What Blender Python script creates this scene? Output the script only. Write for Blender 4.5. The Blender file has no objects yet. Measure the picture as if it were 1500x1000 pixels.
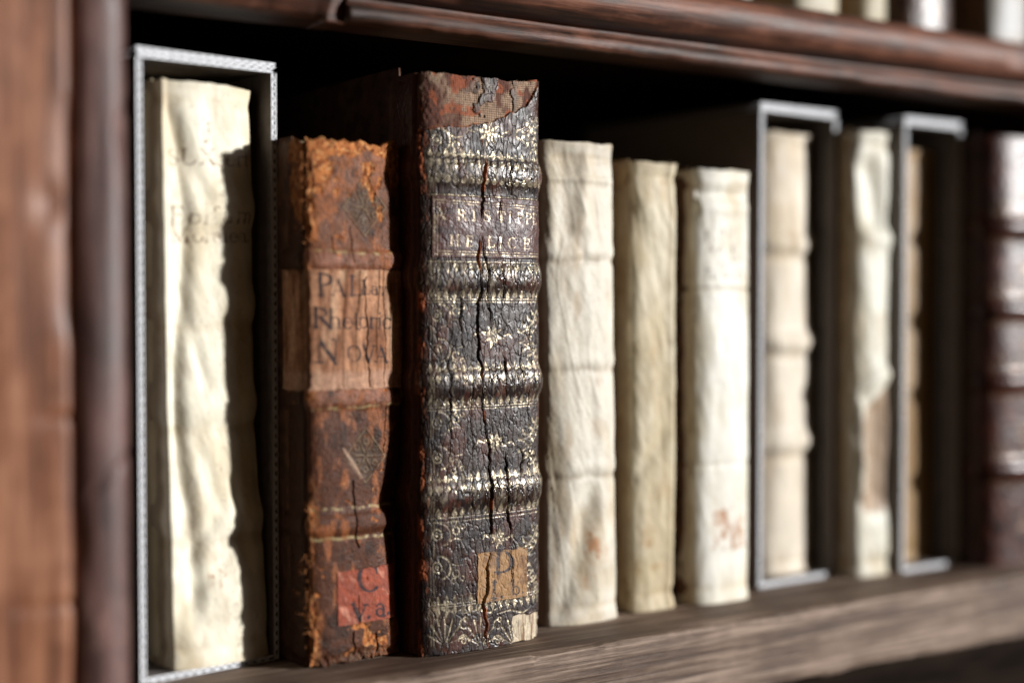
import bpy, math, random
import numpy as np

scene = bpy.context.scene
col = scene.collection
rad = math.radians

# ------------------------------------------------------------------ camera
cam_d = bpy.data.cameras.new('camera'); cam = bpy.data.objects.new('camera', cam_d); col.objects.link(cam)
cam.location = (0, 0, 0.133)
cam.rotation_euler = (rad(90 - 1.567), 0, rad(-33.6))
cam_d.sensor_width = 36; cam_d.lens = 49.99
cam_d.clip_start = 0.01; cam_d.clip_end = 50
cam_d.dof.use_dof = True; cam_d.dof.focus_distance = 0.548; cam_d.dof.aperture_fstop = 2.1
cam_d.dof.aperture_blades = 0
scene.camera = cam

# ------------------------------------------------------------------ dim room and the window light
w = bpy.data.worlds.new('World'); scene.world = w; w.use_nodes = True
w.node_tree.nodes['Background'].inputs[0].default_value = (1.0, 0.62, 0.33, 1)
w.node_tree.nodes['Background'].inputs[1].default_value = 0.042

def area(name, az, el, dist, size, power, color):
    d = bpy.data.lights.new(name, 'AREA'); d.shape = 'RECTANGLE'; d.size, d.size_y = size
    d.energy = power; d.color = color
    o = bpy.data.objects.new(name, d); col.objects.link(o)
    tgt = np.array([0.33, 0.47, 0.11])
    a, e = rad(az), rad(el)
    dirv = np.array([math.sin(a) * math.cos(e), -math.cos(a) * math.cos(e), math.sin(e)])
    o.location = tgt + dirv * dist
    o.rotation_euler = (rad(90 - el), 0, rad(az))
    return o
area('window_light', 47.5, 10, 6.0, (0.26, 0.32), 690, (1.0, 0.985, 0.965))
area('window_glow', 46, 16, 3.0, (0.8, 1.0), 6, (0.86, 0.93, 1.0))

vs = scene.view_settings
vs.view_transform = 'Standard'; vs.look = 'None'; vs.exposure = 0.0; vs.gamma = 1.0; vs.use_curve_mapping = False
scene.render.engine = 'CYCLES'
scene.cycles.diffuse_bounces = 1

# ------------------------------------------------------------------ numpy noise
def _hash(ix, iy, seed):
    h = (ix.astype(np.int64) * 374761393 + iy.astype(np.int64) * 668265263 + seed * 1442695041) & 0xFFFFFFFF
    h = ((h ^ (h >> 13)) * 1274126177) & 0xFFFFFFFF
    h = h ^ (h >> 16)
    return (h & 0xFFFFFF) / float(0xFFFFFF)
def noise(x, y, seed=0):
    x, y = np.broadcast_arrays(np.asarray(x, float), np.asarray(y, float))
    ix, iy = np.floor(x), np.floor(y); fx, fy = x - ix, y - iy
    ux, uy = fx * fx * fx * (fx * (fx * 6 - 15) + 10), fy * fy * fy * (fy * (fy * 6 - 15) + 10)
    a, b = _hash(ix, iy, seed), _hash(ix + 1, iy, seed)
    c, d = _hash(ix, iy + 1, seed), _hash(ix + 1, iy + 1, seed)
    return ((a * (1 - ux) + b * ux) * (1 - uy) + (c * (1 - ux) + d * ux) * uy) * 2 - 1
def fbm(x, y, seed=0, octv=4, gain=0.5):
    r, a, t = 0, 1.0, 0
    for k in range(octv):
        r = r + a * noise(x * 2 ** k + 17.3 * k, y * 2 ** k - 9.1 * k, seed + k); t += a; a *= gain
    return r / t
def worley(x, y, seed=0):
    """distance to the nearest cell border"""
    x, y = np.broadcast_arrays(x, y); ix, iy = np.floor(x), np.floor(y)
    f1 = np.full(x.shape, 9.0); f2 = np.full(x.shape, 9.0)
    for dx in (-1, 0, 1):
        for dy in (-1, 0, 1):
            cx, cy = ix + dx, iy + dy
            d = np.hypot(cx + _hash(cx, cy, seed) - x, cy + _hash(cx, cy, seed + 7) - y)
            f2 = np.where(d < f1, f1, np.minimum(f2, d)); f1 = np.minimum(f1, d)
    return f2 - f1
def sst(a, b, x):
    t = np.clip((x - a) / (b - a), 0, 1); return t * t * (3 - 2 * t)
def mix(a, b, m):
    m = np.asarray(m)[..., None]; return a * (1 - m) + np.asarray(b, float) * m

# ------------------------------------------------------------------ objects
def tag(o, label=None, cat=None, group=None, kind=None):
    if label: o['label'] = label
    if cat: o['category'] = cat
    if group: o['group'] = group
    if kind: o['kind'] = kind
    return o
def thing(name, label, cat, loc=(0, 0, 0), rotz=0, group=None):
    o = bpy.data.objects.new(name, None); col.objects.link(o); o.empty_display_size = 0.02
    o.location = loc; o.rotation_euler = (0, 0, rotz)
    return tag(o, label, cat, group)
def mesh_obj(name, V, F, mat, parent=None, attrs=None, smooth=True, loc=None):
    me = bpy.data.meshes.new(name)
    V = np.asarray(V, np.float32).reshape(-1, 3)
    F = np.asarray(F, np.int32)
    n = len(F); k = F.shape[1]
    me.vertices.add(len(V)); me.vertices.foreach_set('co', V.ravel())
    me.loops.add(n * k); me.loops.foreach_set('vertex_index', F.ravel())
    me.polygons.add(n)
    me.polygons.foreach_set('loop_start', np.arange(0, n * k, k, dtype=np.int32))
    me.polygons.foreach_set('loop_total', np.full(n, k, np.int32))
    me.polygons.foreach_set('use_smooth', np.full(n, smooth))
    me.update(); me.validate()
    for an, av in (attrs or {}).items():
        av = np.asarray(av, np.float32)
        if av.ndim == 2 and av.shape[1] == 3:
            a = me.attributes.new(an, 'FLOAT_COLOR', 'POINT')
            a.data.foreach_set('color', np.c_[av, np.ones(len(av), np.float32)].ravel())
        else:
            a = me.attributes.new(an, 'FLOAT', 'POINT'); a.data.foreach_set('value', av.ravel())
    me.materials.append(mat)
    o = bpy.data.objects.new(name, me); col.objects.link(o)
    if parent: o.parent = parent
    if loc: o.location = loc
    return o
def grid_faces(h, w_, off=0, wrap=False):
    i = np.arange(h - 1)[:, None]; j = np.arange(w_ if wrap else w_ - 1)[None, :]
    a = i * w_ + j; j2 = (j + 1) % w_; b = i * w_ + j2
    return (np.stack([a, b, b + w_, a + w_], -1).reshape(-1, 4) + off)
def boxes(name, bl, mat, parent, bevel=0.0):
    """axis-aligned boxes (x0,x1,y0,y1,z0,z1) in one mesh"""
    V, F = [], []
    for (x0, x1, y0, y1, z0, z1) in bl:
        o = len(V)
        V += [(x0, y0, z0), (x1, y0, z0), (x1, y1, z0), (x0, y1, z0), (x0, y0, z1), (x1, y0, z1), (x1, y1, z1), (x0, y1, z1)]
        F += [[o + q for q in f] for f in ((3, 2, 1, 0), (4, 5, 6, 7), (0, 1, 5, 4), (1, 2, 6, 5), (2, 3, 7, 6), (3, 0, 4, 7))]
    ob = mesh_obj(name, V, F, mat, parent, smooth=False)
    if bevel:
        m = ob.modifiers.new('bevel', 'BEVEL'); m.width = bevel; m.segments = 2
    return ob

# ------------------------------------------------------------------ materials
class NT:
    def __init__(s, name):
        s.m = bpy.data.materials.new(name); s.m.use_nodes = True
        s.t = s.m.node_tree; s.b = s.t.nodes['Principled BSDF']
    def n(s, typ, **kw):
        nd = s.t.nodes.new(typ)
        for k, v in kw.items():
            if k.startswith('i_'):
                key = k[2:].replace('_', ' ')
                nd.inputs[int(key) if key.isdigit() else key].default_value = v
            else: setattr(nd, k, v)
        return nd
    def l(s, a, b): s.t.links.new(a, b)
def mat_attr(name, nscale, bump, var=0.3, spec=0.5, fine=2.0, dist=0.0006, stretch=(1, 1, 1), coat=0.0, transl=0.0):
    q = NT(name)
    tc = q.n('ShaderNodeTexCoord'); mp = q.n('ShaderNodeMapping'); mp.inputs['Scale'].default_value = stretch
    q.l(tc.outputs['Object'], mp.inputs[0])
    ca = q.n('ShaderNodeAttribute', attribute_name='col'); ra = q.n('ShaderNodeAttribute', attribute_name='rough'); ma = q.n('ShaderNodeAttribute', attribute_name='metal')
    nz = q.n('ShaderNodeTexNoise', i_Scale=nscale, i_Detail=8.0, i_Roughness=0.62); q.l(mp.outputs[0], nz.inputs['Vector'])
    mr = q.n('ShaderNodeMapRange'); mr.inputs[1].default_value = 0.25; mr.inputs[2].default_value = 0.75
    mr.inputs[3].default_value = 1 - var; mr.inputs[4].default_value = 1 + var
    q.l(nz.outputs[0], mr.inputs[0])
    mu = q.n('ShaderNodeMix', data_type='RGBA', blend_type='MULTIPLY'); mu.inputs[0].default_value = 1.0
    q.l(ca.outputs['Color'], mu.inputs[6]); q.l(mr.outputs[0], mu.inputs[7])
    q.l(mu.outputs[2], q.b.inputs['Base Color'])
    q.l(ma.outputs['Fac'], q.b.inputs['Metallic'])
    ad = q.n('ShaderNodeMath', operation='MULTIPLY_ADD'); ad.inputs[1].default_value = 0.25
    q.l(nz.outputs[0], ad.inputs[0]); q.l(ra.outputs['Fac'], ad.inputs[2])
    sb = q.n('ShaderNodeMath', operation='SUBTRACT', use_clamp=True); sb.inputs[1].default_value = 0.125
    q.l(ad.outputs[0], sb.inputs[0]); q.l(sb.outputs[0], q.b.inputs['Roughness'])
    n2 = q.n('ShaderNodeTexNoise', i_Scale=nscale * fine, i_Detail=5.0, i_Roughness=0.6); q.l(mp.outputs[0], n2.inputs['Vector'])
    bp = q.n('ShaderNodeBump', i_Strength=bump, i_Distance=dist); q.l(n2.outputs[0], bp.inputs['Height']); q.l(bp.outputs[0], q.b.inputs['Normal'])
    q.b.inputs['Specular IOR Level'].default_value = spec
    return q.m
def mat_wood(name, dark, mid, light, axis, rough=0.45, gscale=60, bump=0.5, spec=0.4, fw=0.55, dist=0.0008, along=0.05, wear=0.5):
    q = NT(name)
    sc = [1, 1, 1]; sc['xyz'.index(axis)] = along
    tc = q.n('ShaderNodeTexCoord'); mp = q.n('ShaderNodeMapping'); mp.inputs['Scale'].default_value = sc
    q.l(tc.outputs['Object'], mp.inputs[0])
    big = q.n('ShaderNodeTexNoise', i_Scale=gscale, i_Detail=7.0, i_Roughness=0.6); q.l(mp.outputs[0], big.inputs['Vector'])
    fine = q.n('ShaderNodeTexNoise', i_Scale=gscale * 7, i_Detail=5.0, i_Roughness=0.65); q.l(mp.outputs[0], fine.inputs['Vector'])
    blot = q.n('ShaderNodeTexNoise', i_Scale=28.0, i_Detail=5.0, i_Roughness=0.6); q.l(tc.outputs['Object'], blot.inputs['Vector'])
    a = q.n('ShaderNodeMath', operation='MULTIPLY_ADD'); a.inputs[1].default_value = fw; q.l(fine.outputs[0], a.inputs[0])
    h = q.n('ShaderNodeMath', operation='MULTIPLY'); h.inputs[1].default_value = 0.5; q.l(big.outputs[0], h.inputs[0]); q.l(h.outputs[0], a.inputs[2])
    b = q.n('ShaderNodeMath', operation='MULTIPLY_ADD'); b.inputs[1].default_value = 0.35; q.l(blot.outputs[0], b.inputs[0]); q.l(a.outputs[0], b.inputs[2])
    cr = q.n('ShaderNodeValToRGB'); e = cr.color_ramp.elements
    e[0].position = 0.58; e[0].color = (*dark, 1); e[1].position = 0.83; e[1].color = (*light, 1)
    m_ = e.new(0.70); m_.color = (*mid, 1)
    sh = q.n('ShaderNodeMath', operation='SUBTRACT'); sh.inputs[1].default_value = (fw - 0.55) * 0.5
    q.l(b.outputs[0], sh.inputs[0]); q.l(sh.outputs[0], cr.inputs[0])
    wn = q.n('ShaderNodeTexNoise', i_Scale=55.0, i_Detail=9.0, i_Roughness=0.68)
    mp2 = q.n('ShaderNodeMapping'); mp2.inputs['Scale'].default_value = [0.35 if k == axis else 1 for k in 'xyz']; q.l(tc.outputs['Object'], mp2.inputs[0]); q.l(mp2.outputs[0], wn.inputs['Vector'])
    wr_ = q.n('ShaderNodeMapRange'); wr_.inputs[1].default_value = 0.56; wr_.inputs[2].default_value = 0.68; wr_.inputs[4].default_value = wear; q.l(wn.outputs[0], wr_.inputs[0])
    wm = q.n('ShaderNodeMix', data_type='RGBA'); q.l(wr_.outputs[0], wm.inputs[0]); q.l(cr.outputs[0], wm.inputs[6]); wm.inputs[7].default_value = (*[min(1, 1.25 * v) for v in light], 1)
    q.l(wm.outputs[2], q.b.inputs['Base Color'])
    r = q.n('ShaderNodeMapRange'); r.inputs[3].default_value = rough - 0.15; r.inputs[4].default_value = rough + 0.2; q.l(blot.outputs[0], r.inputs[0]); q.l(r.outputs[0], q.b.inputs['Roughness'])
    bp = q.n('ShaderNodeBump', i_Strength=bump, i_Distance=dist); q.l(a.outputs[0], bp.inputs['Height']); q.l(bp.outputs[0], q.b.inputs['Normal'])
    q.b.inputs['Specular IOR Level'].default_value = spec
    return q.m
def mat_plain(name, c1, c2, scale, rough, bump=0.2, dist=0.0004, stretch=(1, 1, 1), spec=0.3):
    q = NT(name)
    tc = q.n('ShaderNodeTexCoord'); mp = q.n('ShaderNodeMapping'); mp.inputs['Scale'].default_value = stretch; q.l(tc.outputs['Object'], mp.inputs[0])
    nz = q.n('ShaderNodeTexNoise', i_Scale=scale, i_Detail=7.0, i_Roughness=0.6); q.l(mp.outputs[0], nz.inputs['Vector'])
    cr = q.n('ShaderNodeValToRGB'); e = cr.color_ramp.elements
    e[0].position = 0.32; e[0].color = (*c1, 1); e[1].position = 0.68; e[1].color = (*c2, 1)
    q.l(nz.outputs[0], cr.inputs[0]); q.l(cr.outputs[0], q.b.inputs['Base Color'])
    bp = q.n('ShaderNodeBump', i_Strength=bump, i_Distance=dist); q.l(nz.outputs[0], bp.inputs['Height']); q.l(bp.outputs[0], q.b.inputs['Normal'])
    q.b.inputs['Roughness'].default_value = rough; q.b.inputs['Specular IOR Level'].default_value = spec
    return q.m

M_shelf = mat_wood('weathered_oak', (0.070, 0.043, 0.030), (0.135, 0.088, 0.063), (0.30, 0.22, 0.168), 'x', 0.6, 105, 1.0, 0.3, dist=0.0010, along=0.025, fw=0.85, wear=0.15)
M_mould = mat_wood('dark_stained_moulding', (0.016, 0.006, 0.003), (0.066, 0.023, 0.012), (0.19, 0.072, 0.040), 'x', 0.52, 60, 0.9, 0.35)
M_post = mat_wood('purple_brown_post', (0.028, 0.012, 0.010), (0.095, 0.042, 0.035), (0.22, 0.12, 0.098), 'z', 0.50, 60, 0.5, 0.5)
M_panel = mat_wood('orange_brown_panel', (0.060, 0.019, 0.009), (0.18, 0.064, 0.028), (0.38, 0.175, 0.092), 'z', 0.45, 45, 0.4, 0.4)
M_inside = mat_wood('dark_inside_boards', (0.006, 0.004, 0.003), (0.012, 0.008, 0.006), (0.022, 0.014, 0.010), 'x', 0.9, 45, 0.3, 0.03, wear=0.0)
M_card = mat_plain('grey_card_liner', (0.15, 0.130, 0.115), (0.22, 0.195, 0.18), 260, 0.8, 0.25)
M_flute = mat_plain('pale_card_flute', (0.72, 0.74, 0.78), (0.90, 0.92, 0.96), 400, 0.85, 0.3)
M_page = mat_plain('page_edges', (0.22, 0.15, 0.08), (0.50, 0.40, 0.26), 300, 0.9, 0.6, 0.0008, (4, 0.2, 0.2))
M_vellum = mat_attr('vellum', 70, 0.30, 0.16, 0.22, 5.0, 0.0007)
M_leather2 = mat_attr('worn_calf', 420, 0.60, 0.45, 0.16, 2.2, 0.0006)
M_leather3 = mat_attr('tooled_black_leather', 480, 0.20, 0.35, 0.34, 2.0, 0.0005)
M_leather10 = mat_attr('polished_brown_leather', 200, 0.15, 0.35, 0.35, 3.0, 0.0006)
M_board_brown = mat_plain('brown_board', (0.030, 0.012, 0.006), (0.12, 0.055, 0.028), 160, 0.6, 0.5)
M_board_tan = mat_plain('tan_board', (0.20, 0.13, 0.07), (0.36, 0.26, 0.15), 90, 0.6, 0.3)
M_board_dark = mat_plain('dark_board', (0.014, 0.007, 0.005), (0.05, 0.022, 0.014), 160, 0.5, 0.5)
M_fibre = mat_plain('orange_torn_fibre', (0.20, 0.06, 0.018), (0.52, 0.21, 0.07), 700, 0.9, 0.3)

# ------------------------------------------------------------------ bookcase
case = thing('bookcase', 'dark stained wooden bookcase whose shelf holds the row of old books', 'bookcase', (0.45, 0.5, -0.04))
CO = np.array(case.location)
def sweep(name, prof, axis, t0, t1, n, mat, amp=0.0003, seed=1, sc=(120, 40), chip=None, sub=6, parent=case):
    """closed profile swept along x or z with worn, uneven surface"""
    P = []
    m = len(prof)
    for i in range(m):
        a, b = np.array(prof[i]), np.array(prof[(i + 1) % m])
        k = max(1, int(np.hypot(*(b - a)) / 0.0012)); k = min(k, 40)
        for q in range(k): P.append(a + (b - a) * q / k)
    P = np.array(P); m = len(P)
    tang = np.roll(P, -1, 0) - np.roll(P, 1, 0); tang /= np.linalg.norm(tang, axis=1)[:, None] + 1e-9
    nrm = np.c_[tang[:, 1], -tang[:, 0]]
    area2 = np.sum(P[:, 0] * np.roll(P[:, 1], -1) - np.roll(P[:, 0], -1) * P[:, 1])
    if area2 < 0: nrm = -nrm
    per = np.cumsum(np.linalg.norm(np.roll(P, -1, 0) - P, axis=1))
    t = np.linspace(t0, t1, n)
    TT, PP = np.meshgrid(t, per, indexing='ij')
    d = amp * fbm(PP * sc[0] * 2, TT * sc[1], seed, 5)
    if chip is not None: d = d + chip(TT, P[None, :, 0] + 0 * TT, P[None, :, 1] + 0 * TT)
    A = P[None, :, 0] + nrm[None, :, 0] * d; B = P[None, :, 1] + nrm[None, :, 1] * d
    V = np.stack([TT, A, B], -1) if axis == 'x' else np.stack([A, B, TT], -1)
    V = V.reshape(-1, 3)
    F = grid_faces(n, m, 0, True)
    ends = []
    for r in (0, n - 1):
        ends.append(V[r * m:(r + 1) * m].mean(0))
    off = len(V); V = np.r_[V, np.array(ends)]
    j = np.arange(m); j2 = (j + 1) % m
    F = np.r_[F, np.c_[j, j2, np.full(m, off), np.full(m, off)][:, :4]] if False else F
    T = np.r_[np.c_[j2, j, np.full(m, off)], np.c_[(n - 1) * m + j, (n - 1) * m + j2, np.full(m, off + 1)]]
    F3 = np.r_[F[:, [0, 1, 2]], F[:, [0, 2, 3]], T]
    return mesh_obj(name, V - CO * (parent is case), F3, mat, parent)
def rounded(pts, r=0.002, k=4):
    out = []
    m = len(pts)
    for i in range(m):
        p = np.array(pts[i]); a = np.array(pts[i - 1]); b = np.array(pts[(i + 1) % m])
        da = (a - p) / np.linalg.norm(a - p); db = (b - p) / np.linalg.norm(b - p)
        rr = min(r, 0.45 * np.linalg.norm(a - p), 0.45 * np.linalg.norm(b - p))
        s, e = p + da * rr, p + db * rr
        for q in range(k + 1):
            u = q / k; out.append((1 - u) ** 2 * s + 2 * u * (1 - u) * p + u * u * e)
    return out
X1 = 0.95
CBX = lambda bl: [(a - CO[0], b - CO[0], c - CO[1], d - CO[1], e - CO[2], f - CO[2]) for (a, b, c, d, e, f) in bl]
def shelf_chip(T, Y, Z):
    edge = np.exp(-(((Y - 0.440) / 0.004) ** 2 + (Z / 0.004) ** 2))
    low = np.exp(-(((Y - 0.440) / 0.003) ** 2 + ((Z + 0.031) / 0.003) ** 2))
    grain = np.where(Y < 0.4425, 0.00035 * noise(Z * 900 + 3 * noise(T * 9, 0 * T, 3), T * 6, 5), 0)
    return -edge * 0.0022 * np.clip(fbm(T * 45, Z * 0, 3, 4) + 0.15, 0, 1) - low * 0.003 * np.clip(fbm(T * 30, Z * 0, 9, 4), 0, 1) + grain
sweep('shelf_board', rounded([(0.440, 0.0), (0.62, 0.0), (0.62, -0.031), (0.440, -0.031)], 0.0012), 'x', 0.100, X1, 900, M_shelf, 0.00012, 4, (150, 20), shelf_chip)
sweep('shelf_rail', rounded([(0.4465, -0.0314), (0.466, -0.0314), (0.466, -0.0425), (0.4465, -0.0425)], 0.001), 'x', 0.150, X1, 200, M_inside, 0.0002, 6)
boxes('dark_void_board', CBX([(0.150, X1, 0.468, 0.480, -0.1995, -0.0318)]), M_inside, case)  # added dark board, stands in for the shadowed void under the shelf
# moulding of the shelf above: bead, groove and fillet
bead = []
for k in range(19):
    a = rad(95 + 170 * k / 18); bead.append((0.4545 + 0.0100 * math.cos(a), 0.2525 + 0.0098 * math.sin(a)))
mprof = [(0.475, 0.2622)] + bead + [(0.4575, 0.2422), (0.4570, 0.2395)] + [(0.4552, 0.2385), (0.4545, 0.2360), (0.4550, 0.2338), (0.4575, 0.2328), (0.475, 0.2328)]
def mould_chip(T, Y, Z):
    e = np.exp(-((Z - 0.2335) / 0.0022) ** 2) * (Y < 0.459)
    return -e * 0.0012 * np.clip(fbm(T * 60, 0 * T, 21, 4) + 0.1, 0, 1) - 0.0009 * sst(0.35, 0.6, fbm(T * 26, Z * 60, 23, 3)) * (Y < 0.452)
sweep('moulding', mprof, 'x', 0.2325, X1, 500, M_mould, 0.0003, 8, (60, 20), mould_chip)
lprof = rounded([(0.475, 0.262), (0.4535, 0.262), (0.4500, 0.2495), (0.4515, 0.2390), (0.4555, 0.2338), (0.475, 0.2322)], 0.0012)
def lchip(T, Y, Z):
    e = np.exp(-((Z - 0.2345) / 0.0035) ** 2) * (Y < 0.459)
    return -e * 0.0030 * np.clip(fbm(T * 70, 0 * T, 31, 4) + 0.15, 0, 1)
tag(sweep('moulding', lprof, 'x', 0.1405, 0.2245, 160, M_mould, 0.0005, 9, (60, 40), lchip), 'chipped orange-brown end piece of the upper moulding')
sweep('moulding_stop', rounded([(0.4580, 0.262), (0.475, 0.262), (0.475, 0.2322), (0.4580, 0.2322)], 0.001), 'x', 0.2250, 0.2320, 8, M_mould, 0.0002, 5)
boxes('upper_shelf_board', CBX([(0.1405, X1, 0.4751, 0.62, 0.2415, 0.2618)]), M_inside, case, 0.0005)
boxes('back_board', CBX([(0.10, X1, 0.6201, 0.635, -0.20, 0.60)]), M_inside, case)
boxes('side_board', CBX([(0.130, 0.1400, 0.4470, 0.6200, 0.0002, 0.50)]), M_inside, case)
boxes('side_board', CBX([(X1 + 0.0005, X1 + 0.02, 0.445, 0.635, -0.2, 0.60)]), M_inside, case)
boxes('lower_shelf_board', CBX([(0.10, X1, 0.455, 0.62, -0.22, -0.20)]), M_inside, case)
# round post and panelled stile at the left
pprof = [(0.1285, 0.4466)]
for k in range(25):
    a = rad(180 + 180 * k / 24); pprof.append((0.1375 + 0.0092 * math.copysign(abs(math.cos(a)) ** 0.75, math.cos(a)), 0.4410 + 0.0075 * math.sin(a)))
pprof.append((0.1465, 0.4466))
def post_chip(T, Xx, Y):
    g = 0.0009 * np.exp(-((T - 0.078 - (Xx - 0.1375) * 0.9) / 0.0011) ** 2) * sst(0.131, 0.134, Xx)      # slanting scratch
    return -g - 0.0008 * sst(0.40, 0.62, fbm(T * 22, Xx * 90, 41, 4)) - 0.0004 * sst(0.5, 0.7, fbm(T * 8, Xx * 400, 43, 3))
sweep('round_post', pprof, 'z', 0.0003, 0.50, 420, M_post, 0.0003, 12, (60, 12), post_chip)
def panel_chip(T, Xx, Y):
    e = np.exp(-(((Xx - 0.1265) / 0.0035) ** 2))
    g = 0.0011 * np.exp(-((T - 0.0415) / 0.0010) ** 2) * sst(0.108, 0.112, Xx) + 0.0016 * np.exp(-(((T - 0.163) / 0.006) ** 2 + ((Xx - 0.121) / 0.004) ** 2)) + 0.0008 * np.exp(-((T - 0.098) / 0.0015) ** 2) * sst(0.116, 0.119, Xx)
    return -g - e * 0.0016 * np.clip(fbm(T * 28, 0 * T, 51, 4) + 0.1, 0, 1) - 0.0006 * sst(0.3, 0.6, fbm(T * 12, Xx * 60, 53, 3))
sweep('stile', rounded([(0.02, 0.432), (0.1272, 0.432), (0.1272, 0.4399), (0.02, 0.4399)], 0.0028, 6), 'z', -0.10, 0.50, 420, M_panel, 0.0004, 14, (40, 12), panel_chip)

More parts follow.
